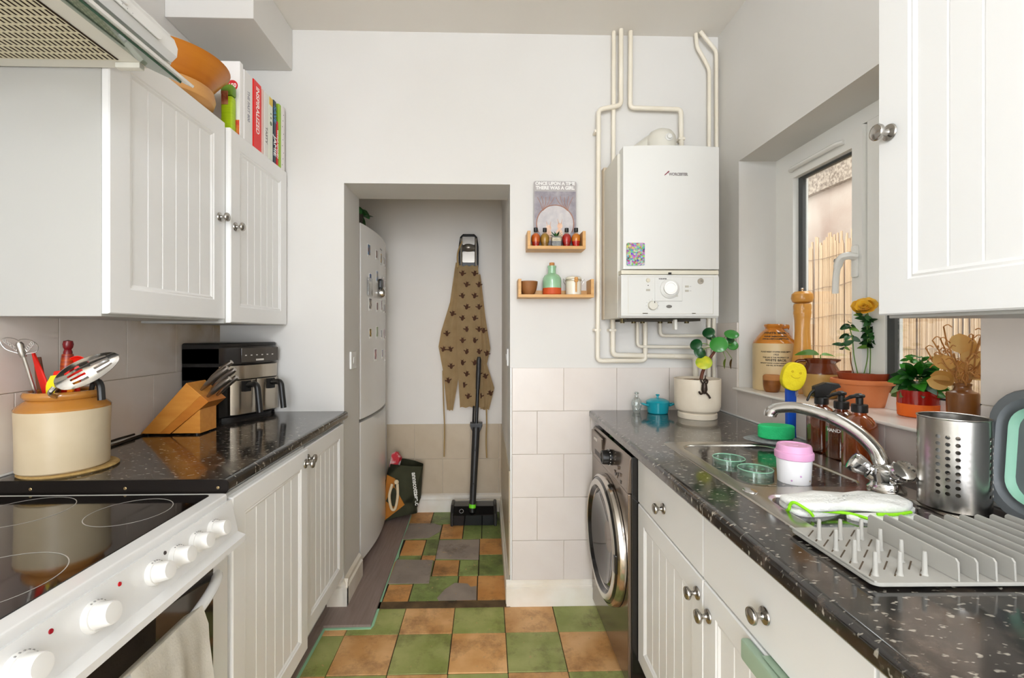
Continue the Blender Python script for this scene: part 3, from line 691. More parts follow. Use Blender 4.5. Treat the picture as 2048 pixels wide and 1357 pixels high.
def flat_tool(name, label, cat, path, widths, thick, mat, hand=None):
    # flat blade along path: ribbon facing the room
    t = thing(name, label, cat, path[0]); P = sm(path, 5); n = len(P); side = Vector((.80, .10, .1)).normalized(); nn = Vector((-.1, -.95, .1)).normalized()
    bm = NB(); rows = []
    for i, p in enumerate(P):
        s = i/(n-1)*(len(widths)-1); k = min(int(s), len(widths)-2); w = widths[k]+(widths[k+1]-widths[k])*(s-k)
        rows.append([bm.verts.new(p+side*w*x+nn*thick*y) for x, y in ((-1,-.4),(-.8,-1),(.8,-1),(1,-.4),(1,.4),(.8,1),(-.8,1),(-1,.4))])
    for r0, r1 in zip(rows, rows[1:]):
        for k in range(8): bm.faces.new((r0[k], r0[(k+1) % 8], r1[(k+1) % 8], r1[k]))
    bm.faces.new(rows[0]); bm.faces.new(rows[-1])
    obj('blade', bm, mat, t)
    if hand: obj('handle', tube(NB(), [hand[0], hand[1]], hand[2], 10), hand[3], t)
    return t
flat_tool('wooden_spatula', 'dark wooden spatula at the left rim of the crock', 'spatula', [(-1.19,1.26,1.02),(-1.205,1.26,1.13),(-1.215,1.258,1.222)], [.008,.010,.011,.008], .003, wood_d)
flat_tool('slim_spatula', 'slim red spatula with orange base leaning left in crock', 'spatula', [(-1.15,1.25,1.03),(-1.180,1.245,1.135),(-1.207,1.238,1.236)], [.009,.010,.010,.008,.002], .003, red_s, ((-1.145,1.252,1.0),(-1.171,1.247,1.128),.0085,ora_s))
t = thing('can_opener', 'small dark teal tool at the back of the crock', 'utensil', (-1.18, 1.30, 1.0)); teal = pm('dark_teal', (28, 74, 78), .35)
obj('handle', tube(NB(), [(-1.17,1.29,1.0),(-1.185,1.300,1.165)], .009, 10), teal, t)
obj('cross_bar', tube(NB(), [(-1.205,1.300,1.168),(-1.178,1.298,1.170)], .006, 10), teal, t)
t = thing('spice_grinder', 'dark red and brown banded wooden grinder standing in the crock', 'grinder', (-1.17, 1.285, 1.0))
M = T(-1.165, 1.285, 1.036) @ Matrix.Rotation(.03, 4, 'Y'); prof = [(0,0),(.015,0),(.015,.10),(.0145,.13),(.0150,.16)]
obj('base', lathe(NB(), prof+[(.0125,.192),(.0115,.194),(0,.194)], M=M, n=20), pm('red_banded_wood', (120, 22, 22), .3, n2=(176, 80, 24), nscale=3, namt=.15, stretch=(.5,.5,26)), t)
obj('cap', lathe(NB(), [(0,.194),(.0100,.194),(.0100,.200),(.0075,.206),(.0105,.212),(.0120,.221),(.0100,.230),(0,.233)], M=M, n=20), pm('dark_red_wood', (110, 14, 20), .25), t)
flat_tool('square_spatula', 'wide red and orange silicone spatula in the middle of crock', 'spatula', [(-1.150,1.245,1.06),(-1.143,1.240,1.13),(-1.130,1.236,1.188)], [.014,.018,.022,.021,.018], .003, red_s, ((-1.152,1.246,1.0),(-1.148,1.2435,1.128),.010,ora_s))
flat_tool('yellow_spatula', 'yellow silicone spatula at the front of the crock', 'spatula', [(-1.128,1.212,1.07),(-1.124,1.205,1.135),(-1.118,1.202,1.178)], [.008,.012,.016,.017,.008], .003, yel_s)
t = thing('silicone_ladle', 'red silicone ladle with rounded bowl at the back of crock', 'ladle', (-1.13, 1.29, 1.0))
obj('handle', tube(NB(), [(-1.138,1.275,1.0),(-1.132,1.288,1.17)], .006, 10), red_s, t)
M = T(-1.128,1.290,1.190) @ Matrix.Rotation(PI/2-.15, 4, 'X')
obj('bowl', lathe(NB(), [(0,-.010),(.018,-.006),(.030,.006),(.033,.016),(.031,.016),(.028,.008),(.016,-.003),(0,-.007)], M=M, n=24), red_s, t)
# slotted spoon: bowl with real slots
t = thing('slotted_spoon', 'large stainless slotted spoon leaning right in the crock', 'spoon', (-1.08, 1.23, 1.0))
cen = Vector((-1.028, 1.196, 1.192)); ax = Vector((.68, .50, .53)).normalized(); sd = Vector((-.36, -.42, .83)); sd = (sd-ax*sd.dot(ax)).normalized(); up = ax.cross(sd).normalized()
bm = NB(); NU, NV = 30, 11; V = {}
for i in range(NU+1):
    for j in range(NV+1):
        u = -1+2*i/NU; v = -1+2*j/NV; w = math.sqrt(max(0, 1-u*u))*(1-.12*u)
        V[i,j] = bm.verts.new(cen+ax*(u*.072)+sd*(v*w*.031)-up*(.016*(1-u*u)*(1-(v)**2)))
for i in range(NU):
    for j in range(NV):
        if j in (2, 4, 6, 8) and (6 <= i <= 12 or 17 <= i <= 24): continue
        bm.faces.new((V[i,j], V[i+1,j], V[i+1,j+1], V[i,j+1]))
bmesh.ops.remove_doubles(bm, verts=bm.verts, dist=1e-5)
bmesh.ops.solidify(bm, geom=bm.faces[:], thickness=.0012)
obj('bowl', bm, pm('polished_steel', (204, 200, 194), .12, 1.0), t)
obj('handle', tube(NB(), sm([cen-ax*.074, cen-ax*.085+Vector((0,.004,-.012)), (-1.118,1.23,1.10), (-1.125,1.24,1.0)], 5), .0055, 10), steel, t)
t = thing('peeler', 'steel peeler with orange handle at the right of the crock', 'peeler', (-1.08, 1.22, 1.0))
obj('handle', tube(NB(), sm([(-1.105,1.222,1.05),(-1.088,1.212,1.13),(-1.072,1.205,1.152),(-1.062,1.202,1.166)], 4), [.007]*9+[.009]*3+[.004], 10), ora_s, t)
obj('blade_holder', tube(NB(), sm([(-1.110,1.20,1.13),(-1.098,1.196,1.150),(-1.082,1.196,1.160)], 4), .0065, 10, flat=.5), steel, t)
t = thing('black_masher', 'black handled tool hooked over the right rim of the crock', 'utensil', (-1.06, 1.25, 1.0))
obj('handle', tube(NB(), sm([(-1.085,1.255,1.02),(-1.064,1.25,1.14),(-1.050,1.246,1.158),(-1.036,1.243,1.146),(-1.030,1.24,1.108)], 4), [.006]*6+[.009]*11, 10), black_pl, t)
# knife block
wd = pm('beech_block', (214, 148, 66), .38, n2=(196, 124, 48), nscale=6, namt=.6, stretch=(2, 9, 9))
wd2 = pm('beech_block_dark', (200, 128, 50), .38, n2=(180, 104, 36), nscale=6, namt=.6, stretch=(2, 9, 9))
t = thing('knife_block', 'slanted beech knife block on the worktop beside the air fryer', 'knife block', (-1.10, 1.70, .92))
KY0, KY1 = 1.650, 1.762
obj('slant_body', prism(NB(), [(-1.236,.926),(-1.075,1.108),(-1.022,1.062),(-1.168,.926)], KY0, KY1, 'xz', bev=.002, bseg=1), wd, t)
obj('lower_layer', prism(NB(), [(-1.168,.926),(-1.0218,1.062),(-.996,1.040),(-1.132,.926)], KY0+.0005, KY1-.0005, 'xz', bev=.001, bseg=1), wd2, t)
obj('stand', prism(NB(), [(-1.130,.926),(-1.030,1.012),(-1.030,.926)], KY0+.006, KY1-.006, 'xz', bev=.001, bseg=1), wd, t)
for x, y in ((-1.22, 1.665), (-1.22, 1.747), (-1.045, 1.665), (-1.045, 1.747)): obj('foot', cyl(NB(), (x, y, .9203), .006, .006, n=12), black_pl, t)
hm = pm('satin_steel_handle', (168, 160, 150), .28, 1.0)
LB = ['tallest satin steel knife at the back of the knife block', 'large satin steel knife nearest the front of the block', 'steel knife in the block half hidden behind the front knife', 'small steel knife at the lower front of the knife block', 'small steel knife at the lower back of the knife block']
for (b0, b1), lb in zip((((-1.062,1.740,1.090),(-.963,1.740,1.178)), ((-1.045,1.680,1.075),(-.944,1.680,1.160)), ((-1.040,1.735,1.070),(-.950,1.738,1.150)), ((-1.016,1.672,1.052),(-.932,1.672,1.122)), ((-1.014,1.728,1.050),(-.938,1.730,1.122))), LB):
    a, b = Vector(b0), Vector(b1); k = thing('kitchen_knife', lb, 'knife', a, 0, 'knives in the block')
    n = 10; pts = [a.lerp(b, i/n)+Vector((0,0,.004*math.sin(PI*i/n))) for i in range(n+1)]
    obj('handle', tube(NB(), pts, [.003,.006,.0085,.0100,.0105,.0108,.0108,.0106,.0104,.0102,.0085], 12, flat=1), hm, k)
    obj('blade', tube(NB(), [a-(b-a)*.32, a+(b-a)*.02], .003, 8, flat=2), steel, k)
# air fryer
t = thing('air_fryer', 'black and steel dual drawer air fryer in the worktop corner', 'air fryer', (-1.10, 2.0, .92))
F0, F1 = Vector((-1.050, 1.885, 0)), Vector((-.952, 2.118, 0))   # front left / front right, plan
fd = (F1-F0).normalized(); fn = Vector((fd.y, -fd.x, 0))
def plan(front, bev, back=0):
    pts = [(-1.232+back, 1.862+.004), (-1.085, 1.866)]
    W = (F1-F0).length
    for i in range(9):
        s = i/8; e = min(s, 1-s)*W
        p = F0.lerp(F1, s)+fn*(front-bev*max(0, 1-e/.03)**2+.008*math.sin(PI*s)); pts.append((p.x, p.y))
    pts += [(-.985, 2.132), (-1.232+back, 2.132)]
    return pts
fb = pm('fryer_black', (26, 24, 23), .28); fst = pm('fryer_steel', (186, 176, 162), .24, 1.0)
obj('body', prism(NB(), plan(-.012, .015), .934, 1.246, bev=.008, bseg=3), fb, t)
obj('base', prism(NB(), plan(-.03, .02, .01), .9203, .934), black_pl, t)
obj('steel_band', prism(NB(), plan(.002, .020), 1.092, 1.150, bev=.002), fst, t)
hd = obj('top_panel', prism(NB(), plan(.0, .022), 1.152, 1.232, bev=.010, bseg=3), pm('fryer_gloss_black', (44, 40, 37), .12), t)
W = (F1-F0).length
def FM(s, z, out): p = F0+fd*s+fn*out; return frame((p.x, p.y, z), fd, (0,0,1))
pb = box(.045, W-.02, -.030, .030, 0, .0015, bev=.001, seg=1); pb.transform(FM(0, 1.193, .0075))
pp = obj('touch_panel', pb, pm('touch_glass', (72, 66, 60), .10), hd)
icon = pm('panel_icons', (196, 190, 182), .5)
for k in range(6):
    q = box(.062+k*.027, .070+k*.027, .0, .004, .0015, .002); q.transform(FM(0, 1.190, .0075)); obj('icon', q, icon, pp)
q = box(.115, .155, -.026, -.018, .0015, .0025, bev=.001, seg=1); q.transform(FM(0, 1.193, .0075)); obj('brand_plate', q, icon, pp)
for k in (0, 1):
    a, b = (.006, W*.5-.002) if k == 0 else (W*.5+.002, W-.006)
    pts = []
    for i in range(7):
        s = a+(b-a)*i/6; e = min(s-a, b-s); p = F0+fd*s+fn*(.004-.012*max(0, 1-e/.02)**2+.008*math.sin(PI*s/W)); pts.append((p.x, p.y))
    q0 = F0+fd*b-fn*.03; q1 = F0+fd*a-fn*.03
    dr = obj('drawer', prism(NB(), pts+[(q0.x, q0.y), (q1.x, q1.y)], .945, 1.088, bev=.002), fst, t)
    mid = F0+fd*((a+b)/2)+fn*.008
    up = Vector((0,0,1)); o0 = mid+up*1.066
    pts = fillet([o0-fn*.006, o0+fn*.066+up*.008, o0+fn*.082-up*.110], .022, 6)
    obj('handle', tube(NB(), pts, .0125, 12, flat=1.0), black_pl, dr)
    obj('handle_mount', prism(NB(), [(mid.x+fd.x*.02, mid.y+fd.y*.02), (mid.x-fd.x*.02, mid.y-fd.y*.02), (mid.x-fd.x*.014+fn.x*.016, mid.y-fd.y*.014+fn.y*.016), (mid.x+fd.x*.014+fn.x*.016, mid.y+fd.y*.014+fn.y*.016)], 1.040, 1.086, bev=.003), black_pl, dr)
M = FM(.032, 1.018, .0035)
q = prism(NB(), [(-.009,-.008),(.009,-.008),(0,.010)], .0, .001); q.transform(M); st = obj('warning_sticker', q, pm('lime_sticker', (168, 190, 20), .5), t)
# power cable
cb = tube(NB(), sm([(-1.185,1.40,.9245),(-1.200,1.46,.924),(-1.214,1.54,.924),(-1.225,1.62,.924),(-1.226,1.72,.924),(-1.225,1.80,.924),(-1.222,1.866,.934)], 6), .0036, 8)
tag(obj('power_cable', cb, black_pl), 'black power cable lying along the tiled wall behind knife block', 'cable')
cb = tube(NB(), sm([(-1.238,1.33,.965),(-1.237,1.40,.940),(-1.236,1.47,.930),(-1.234,1.55,.932),(-1.234,1.62,.932)], 6), .0036, 8)
tag(obj('power_cable', cb, black_pl), 'black cable curving up beside the utensil crock', 'cable')

# ------------------------------------------------------------------ on top of the wall cabinets
bw = pm('orange_wood', (206, 130, 40), .32, n2=(182, 104, 26), nscale=4, namt=.6, stretch=(1,1,10))
bl = pm('pale_wood', (212, 160, 96), .45, n2=(194, 138, 76), nscale=5, namt=.6, stretch=(1,1,10))
c0 = (-1.05, 1.543, 2.0475)
bm = NB(); lathe(bm, [(0,.0),(.090,0),(.118,.02),(.124,.040),(.120,.062),(.114,.062),(.110,.04),(.08,.012),(0,.012)], c0, 44)
tag(obj('wooden_bowl', bm, bl), 'pale wooden bowl under the large salad bowl', 'bowl')
bm = NB(); lathe(bm, [(0,.0),(.075,0),(.102,.02),(.132,.062),(.160,.100),(.168,.108),(.163,.111),(.154,.102),(.122,.06),(.09,.02),(.065,.010),(0,.008)], (c0[0], c0[1], c0[2]+.037), 48)
tag(obj('salad_bowl', bm, bw), 'large flared orange wooden salad bowl on cabinet beside hood', 'bowl')
paper = pm('page_edges', (232, 226, 212), .8)
def book(label, y0, y1, h, col, xd=.20, X=-.930, z0=2.0345, words=(), page=True, name='cookbook'):
    t = thing(name, label, 'book', (X-xd/2, (y0+y1)/2, z0), 0, 'cookbooks on the wall cabinet')
    y0 += .0006; y1 -= .0006; th = .0022; c = pm('cover_%d_%d_%d' % col, col, .35)
    bm = NB(); P = [(X-xd,y0),(X-.004,y0),(X,y0+min(.004,(y1-y0)*.3)),(X,y1-min(.004,(y1-y0)*.3)),(X-.004,y1),(X-xd,y1),(X-xd,y1-th),(X-.008,y1-th),(X-.008,y0+th),(X-xd,y0+th)]
    sp = obj('cover', prism(bm, P, z0, z0+h), c, t)
    obj('pages', box(X-xd+.004, X-.0085, y0+th+.0002, y1-th-.0002, z0+.003, z0+h-.004), paper, t)
    for s, size, zc, tc, sx in words:
        text('spine_text', s, size, pm('ink_%d_%d_%d' % tc, tc, .5), sp, frame((X+.0002, (y0+y1)/2, z0+zc), (0,0,-1), (0,1,0)), off=.0006, sx=sx)
    return t, X
K = .981
def by(u): return u*K
book('white spined cookbook with blue bookmark beside the red one', by(1.797), by(1.866), .268, (230,228,226), words=(('THE FAST 800', .022, .14, (150,150,160), .9),))
book('thick red cookbook reading INSPIRALIZED on top of the cabinet', by(1.868), by(1.938), .272, (232,22,16), xd=.19, words=(('INSPIRALIZED', .036, .158, (255,245,240), .86),))
book('thin red and white cookbook right of the thick red one', by(1.940), by(1.958), .268, (226,190,182), xd=.20)
book('cream cookbook reading TASTY between the red and green spotted ones', by(1.960), by(1.998), .268, (226,224,218), words=(('TASTY', .022, .09, (120,120,116), 1.1),))
bk, X = book('pale cookbook with green dots and a yellow corner', by(2.000), by(2.040), .272, (222,226,212))
for z, r, c in ((.20, .004, (110,130,96)), (.182, .005, (110,130,96)), (.158, .009, (96,120,90))):
    obj('spine_dot', lathe(NB(), [(0,.0004),(r,.0004),(r,0)], (X, by(2.02), 2.0345+z), 16, 'x'), pm('leaf_dot%d' % c[0], c, .5), bk)
obj('spine_corner', box(X, X+.0004, by(2.004), by(2.036), 2.0345+.235, 2.0345+.268), pm('mustard', (226,190,74), .5), bk)
book('dark blue cookbook reading SAVE WITH JAMIE on cabinet', by(2.042), by(2.072), .275, (34,52,66), words=(('SAVE', .033, .215, (70,140,190), 1), ('JAMIE', .036, .075, (250,250,250), 1)))
book('slim red cookbook reading WORLD KITCHEN on cabinet', by(2.074), by(2.094), .195, (204,22,28), words=(('WORLD KITCHEN', .0155, .095, (255,250,245), 1),))
book('lime green and pale blue slim cookbook next to polka dot one', by(2.096), by(2.122), .283, (150,190,54))
bk, X = book('white polka dot cookbook at the end by the back wall', by(2.124), by(2.160), .290, (232,226,226))
for k in range(9): obj('spine_dot', lathe(NB(), [(0,.0004),(.0022,.0004),(.0022,0)], (X, by(2.130)+.02*((k*7) % 3)/3, 2.055+k*.029), 10, 'x'), pm('dark_dot', (60,54,56), .5), bk)
# big white book with cover turned to the room, in front of it a lime box
t = thing('cookbook', 'large white cookbook with red 150 sticker behind the salad bowl', 'book', (-1.08, 1.765, 2.0345), 0, 'cookbooks on the wall cabinet')
Xa = -.932
cv = obj('cover', box(Xa-.285, Xa, 1.738, 1.761, 2.0345, 2.0345+.283, bev=.001, seg=1), pm('cover_white', (240,238,236), .3), t)
bm = NB(); lathe(bm, [(0,.0006),(.0205,.0006),(.0205,0)], (Xa-.028, 1.738, 2.0345+.190), 28, '-y'); stk = obj('sticker', bm, pm('sticker_red', (206,32,40), .4), cv)
text('sticker_text', '150', .020, pm('ink_255_245_240', (255,245,240), .5), cv, frame((Xa-.028, 1.7372, 2.0345+.190), (1,0,0), (0,0,1)), off=.0006)
obj('cover_picture', box(Xa-.283, Xa-.002, 1.7370, 1.7379, 2.036, 2.0345+.060), pm('food_print', (214,70,60), .4, n2=(240,196,70), nscale=26, namt=.3), cv)
t = thing('recipe_box', 'lime green recipe box with darker lid under the salad bowl rim', 'box', (-.963, 1.72, 2.035))
z0 = 2.0350
bxm = obj('box', box(-.985, -.942, 1.703, 1.734, z0, z0+.135, bev=.008), pm('lime_card', (176,208,30), .4, n2=(160,192,20), nscale=2, namt=.3, stretch=(.1,.1,60)), t)
obj('lid', box(-.986, -.941, 1.702, 1.735, z0+.135, z0+.178, bev=.008), pm('green_card', (104,146,34), .4), t)
obj('picture_label', box(-.980, -.956, 1.7005, 1.7025, z0+.10, z0+.150), pm('food_photo', (196,150,110), .4, n2=(150,60,40), nscale=40, namt=.3), t)
# a small patterned tin showing between hood and bowl
bm = NB(); prism(bm, rr(-1.20, -1.12, 1.36, 1.44, .015), 2.047, 2.12, bev=.004)
tag(obj('patterned_tin', bm, pm('leaf_print', (214,210,200), .4, n2=(120,112,100), nscale=50, namt=.2)), 'small patterned tin on the cabinet behind the hood visor', 'tin')

# switches on the doorway jambs
def switch(label, M):
    t = thing('light_switch', label, 'switch', M.translation)
    b = prism(NB(), rr(-.043,.043,-.043,.043,.004), 0, .010, bev=.003); b.transform(M); pl = obj('plate', b, white_pl, t)
    b = box(-.012, .012, -.016, .016, .010, .013, bev=.002); b.transform(M @ Matrix.Rotation(.06, 4, 'X')); obj('rocker', b, white_pl, t)
switch('white single light switch on the left side of the doorway', frame((-.666, 2.265, 1.152), (0,1,0), (0,0,1)))
switch('white switch seen edge on at the right side of the doorway', frame((.113, 2.29, 1.165), (0,-1,0), (0,0,1)))
# ------------------------------------------------------------------ alcove: fridge freezer
FY0, FY1 = 2.44, 3.045
fw = pm('fridge_white', (232, 230, 226), .22)
t = thing('fridge_freezer', 'tall white fridge freezer with bowed doors in the alcove', 'fridge', (-.95, 2.74, 0))
obj('body', box(-1.235, -.712, FY0, FY1, .03, 1.865, bev=.004), fw, t)
def bowx(y): u = (y-(FY0+FY1)/2)/((FY1-FY0)/2); return -.672+.026*(1-u*u)
def bowed(z0, z1):
    n = 16; P = [(-.708, FY0+.001), (-.678, FY0+.001)]+[(bowx(FY0+.003+(FY1-FY0-.006)*i/n), FY0+.003+(FY1-FY0-.006)*i/n) for i in range(n+1)]+[(-.708, FY1-.001)]
    return prism(NB(), P, z0, z1, 'xy', bev=.003)
ud = obj('upper_door', bowed(.822, 1.878), fw, t); ld = obj('lower_door', bowed(.060, .806), fw, t)
n = 12
for nm, dr, za, zb in (('handle_recess', ld, .770, .802),):
    P = []; Q = []
    for i in range(n+1):
        y = 2.62+.38*i/n; P.append((y, .8063-.0)); Q.append((y, .802-.030*math.sin(PI*i/n)))
    bm = NB(); a = [bm.verts.new((bowx(y)+.0008, y, z)) for y, z in P]; b = [bm.verts.new((bowx(y)+.0008, y, z-.001)) for y, z in Q]
    for i in range(n): bm.faces.new((a[i], a[i+1], b[i+1], b[i]))
    obj(nm, bm, pm('recess_grey', (186, 184, 180), .3), dr)
obj('kick_grille', box(-.72, -.700, FY0+.01, FY1-.01, .015, .058), pm('kick_grey', (150,148,144), .5), t)
# photo magnets
mag = [(2.549,1.751),(2.686,1.750),(2.798,1.745),(2.906,1.746),(2.979,1.748),(2.571,1.597),(2.698,1.622),(2.811,1.605),(2.892,1.608),(2.979,1.607),(2.571,1.451),(2.698,1.444),(2.811,1.457),(2.906,1.446),(2.979,1.447),(2.571,1.287),(2.698,1.293),(2.811,1.281),(2.906,1.280),(2.979,1.287),(2.662,1.161),(2.838,1.159),(2.964,1.144)]
cols = [((70,120,160),(120,80,60)),((60,50,50),(160,120,100)),((200,160,60),(90,80,50)),((90,60,40),(170,150,90)),((160,170,190),(120,70,60)),((50,90,170),(60,80,110)),((100,140,190),(170,150,110)),((140,80,80),(190,190,200)),((210,190,180),(150,110,100)),((100,70,60),(60,50,60)),((70,60,70),(180,170,150)),((150,100,90),(90,60,60)),((200,180,180),(140,120,130)),((110,80,80),(60,60,70)),((170,140,120),(110,100,90)),((40,40,40),(200,160,50)),((130,150,80),(180,190,160)),((70,80,100),(140,140,150)),((200,170,170),(160,90,100)),((150,90,90),(90,60,60)),((100,60,90),(200,140,130)),((60,100,160),(160,120,100)),((190,150,150),(210,200,200))]
ords = ['nearest', 'second', 'third', 'fourth', 'farthest']; rown = ['top', 'second', 'middle', 'fourth', 'lowest']
pw = pm('photo_paper', (236,234,230), .3)
for k, ((y, z), (ca, cb)) in enumerate(zip(mag, cols)):
    row, col = (k//5, k % 5) if k < 20 else (4, (1, 2, 4)[k-20])
    h = .064 if k % 2 == 0 else .05; wd_ = .044 if k % 2 == 0 else .036
    t = thing('photo_magnet', '%s photo in the %s row of photo magnets on the fridge door' % (ords[col], rown[row]), 'magnet', (bowx(y), y, z), 0, 'photo magnets on the fridge')
    sl = (bowx(y+.01)-bowx(y-.01))/.02; M = frame((bowx(y)+.0012, y, z), (sl,1,0), (0,0,1))
    b = box(-wd_/2, wd_/2, -h/2-.008, h/2, -.0008, .0006); b.transform(M); obj('card', b, pw, t)
    b = box(-wd_/2+.003, wd_/2-.003, -h/2+.004, h/2-.003, .0006, .0010); b.transform(M); obj('picture', b, pm('photo%d' % k, ca, .3, n2=cb, nscale=45, namt=.2), t)
obj('brand_mark', box(bowx(2.80)-.001, bowx(2.80)+.0012, 2.772, 2.828, 1.794, 1.803), pm('grey_print', (0,0,0)), ud)
t = thing('bottle_opener', 'black and chrome magnetic bottle opener on the fridge door', 'opener', (-.64, 2.75, 1.5))
b = prism(NB(), rr(-.03,.03,-.005,.055,.012), 0, .020, bev=.005); M = frame((bowx(2.75)+.001, 2.75, 1.555), (0,1,0), (0,0,1)); b.transform(M); obj('grip', b, black_pl, t)
b = NB(); lathe(b, [(0,0),(.030,0),(.033,.01),(.028,.026),(.016,.034),(0,.036)], M=M @ T(0,-.028,.002), n=28); obj('chrome_cap', b, chrome, t)
t = tag(obj('acrylic_pocket', (lambda b: (b.transform(frame((bowx(2.56)+.001, 2.56, 1.545), (0,1,0), (0,0,1))), b)[1])(box(-.045,.045,-.05,.05,0,.006, bev=.002)), glassy('acrylic', (226,226,222), .12, dens=.25, body=(210,208,204))), 'clear acrylic holder on the fridge left of the bottle opener', 'holder')
# plant on the fridge
t = thing('trailing_plant', 'leafy green plant in basket on top of the fridge', 'plant', (-.86, 2.62, 1.866))
bm = NB(); lathe(bm, [(0,0),(.08,0),(.10,.06),(.105,.12),(.098,.12),(.09,.06),(0,.05)], (-.83, 2.68, 1.8662), 24); obj('basket', bm, pm('grey_basket', (96,88,78), .8, n2=(60,54,48), nscale=40, namt=.4), t)
leaf_g = pm('leaf_green', (58, 128, 52), .38, n2=(40, 100, 36), nscale=12, namt=.6, sub=.05)
def leaf_bm(L=.05, W=.018, fold=.25, curl=.3, nseg=8, tip=1.0, round_=False):
    bm = NB(); rows = []
    for i in range(nseg+1):
        s = i/nseg
        w = W*(math.sqrt(max(0, 1-(2*s-1)**2)) if round_ else math.sin(PI*min(1, s*.93+.05))**.75*(1-.35*s))
        if i in (0, nseg): w = max(w*.2, .0004)
        z = -curl*L*s*s
        rows.append([bm.verts.new((L*s, -w, z+fold*w)), bm.verts.new((L*s, 0, z)), bm.verts.new((L*s, w, z+fold*w))])
    for a, b in zip(rows, rows[1:]):
        bm.faces.new((a[0], a[1], b[1], b[0])); bm.faces.new((a[1], a[2], b[2], b[1]))
    bmesh.ops.solidify(bm, geom=bm.faces[:], thickness=.0008)
    return bm
def leafset(name, mats, **kw):
    out = []
    for m in mats:
        q = obj('leaf', leaf_bm(**kw), m, None, sharp=60); out.append(q.data); bpy.data.objects.remove(q)
    return out
def put_leaf(me, parent, base, yaw, pitch, roll=0, s=1, name='leaf'):
    M = T(*base) @ Matrix.Rotation(yaw, 4, 'Z') @ Matrix.Rotation(-pitch, 4, 'Y') @ Matrix.Rotation(roll, 4, 'X') @ Matrix.Scale(s, 4)
    return inst(me, name, chain(parent).inverted() @ M, parent)
def face_leaf(me, parent, base, d, s=1, up=.45, jit=.35, name='leaf'):
    # leaf growing along d with its blade turned partly to the light and the room
    d = Vector(d).normalized(); n = ((Vector((0,0,1.29))-Vector(base)).normalized()*(1-up)+Vector((0,0,1))*up+Vector((random.uniform(-jit,jit), random.uniform(-jit,jit), random.uniform(-jit,jit))))
    n = (n-d*n.dot(d)).normalized(); y = n.cross(d)
    M = Matrix(((d.x,y.x,n.x,base[0]),(d.y,y.y,n.y,base[1]),(d.z,y.z,n.z,base[2]),(0,0,0,1))) @ Matrix.Scale(s, 4)
    return inst(me, name, chain(parent).inverted() @ M, parent)
ivy = leafset('ivy', [leaf_g, pm('leaf_green_light', (96, 164, 96), .4)], L=.07, W=.035, curl=.4)
for k in range(26):
    a = k*2.4; r = .03+.07*random.random()
    put_leaf(ivy[k % 2], t, (-.83+r*math.cos(a), 2.68+r*math.sin(a), 1.985+random.uniform(-.02,.07)), a, random.uniform(-.6,.7), random.uniform(-.4,.4), random.uniform(.8,1.3))
# wall hook with vacuum dock, apron, sweeper, tote
t = thing('vacuum_wall_dock', 'black and silver cordless vacuum hanging high on the alcove wall', 'vacuum', (-.124, YA, 1.76))
sil = pm('silver_plastic', (150, 144, 136), .3, .8)
b = prism(NB(), [(-.064,1.70),(-.070,1.78),(-.070,1.90),(-.060,1.965),(-.040,1.985),(.040,1.985),(.060,1.965),(.070,1.90),(.070,1.78),(.064,1.70)], YA-.075, YA-.001, 'xz', bev=.010, bseg=3); b.transform(T(-.124,0,0)); obj('housing', b, black_pl, t)
for z0, z1, nm in ((1.905, 1.965, 'upper_window'), (1.78, 1.86, 'lower_window')):
    b = prism(NB(), rr(-.045,.045,z0,z1,.010), YA-.082, YA-.075, 'xz', bev=.003); b.transform(T(-.124,0,0)); obj(nm, b, sil, t)
b = NB(); lathe(b, [(0,.034),(.022,.030),(.042,.016),(.050,0)], (-.124, YA-.078, 1.885), 28, '-y', sy=.6); obj('chrome_dome', b, sil, t)
for s in (-1, 1): obj('side_rail', tube(NB(), [(-.124+s*.05, YA-.084, 1.72), (-.124+s*.05, YA-.086, 1.95)], .006, 8), pm('silver_bright', (214,208,198), .2, .9), t)
# apron: gathered cloth panel, bees printed on it
apm = pm('khaki_linen', (204, 178, 134), .9, n2=(188, 160, 116), nscale=20, namt=.6, bump=.2, bscale=220)
t = thing('apron', 'khaki apron printed with dark bees hanging in the alcove', 'apron', (-.13, YA-.03, .74))
def sheet(rows, mat, name, thick=.003, parent=None, n=18, amp=.012, ph=0.):
    # rows: (z, xl, xr, ydepth); cloth between the two edges with soft folds
    bm = NB(); V = []
    R = []
    for a, b in zip(rows, rows[1:]):
        for k in range(6): R.append(tuple(p+(q-p)*k/6 for p, q in zip(a, b)))
    R.append(rows[-1])
    for r_i, (z, xl, xr, yd) in enumerate(R):
        V.append([bm.verts.new((xl+(xr-xl)*i/n, yd-amp*math.sin(i/n*PI*3+ph+z*2)*(.3+.7*min(1, (rows[0][0]-z)*2)), z+.004*math.sin(i*1.1))) for i in range(n+1)])
    for a, b in zip(V, V[1:]):
        for i in range(n): bm.faces.new((a[i], a[i+1], b[i+1], b[i]))
    bmesh.ops.solidify(bm, geom=bm.faces[:], thickness=thick)
    return obj(name, bm, mat, parent, sharp=70)
ya = YA-.105
front = sheet([(1.755,-.192,-.058,ya),(1.60,-.205,-.045,ya),(1.30,-.205,-.035,ya),(1.08,-.20,-.030,ya),(.765,-.182,-.012,ya)], apm, 'front_panel', parent=t, amp=.008)
left = sheet([(1.78,-.215,-.190,ya+.03),(1.50,-.255,-.185,ya+.03),(1.30,-.315,-.185,ya+.03),(1.19,-.335,-.185,ya+.03),(1.0,-.300,-.19,ya+.03),(.74,-.275,-.235,ya+.03)], apm, 'left_fold', parent=t, n=10, amp=.006)
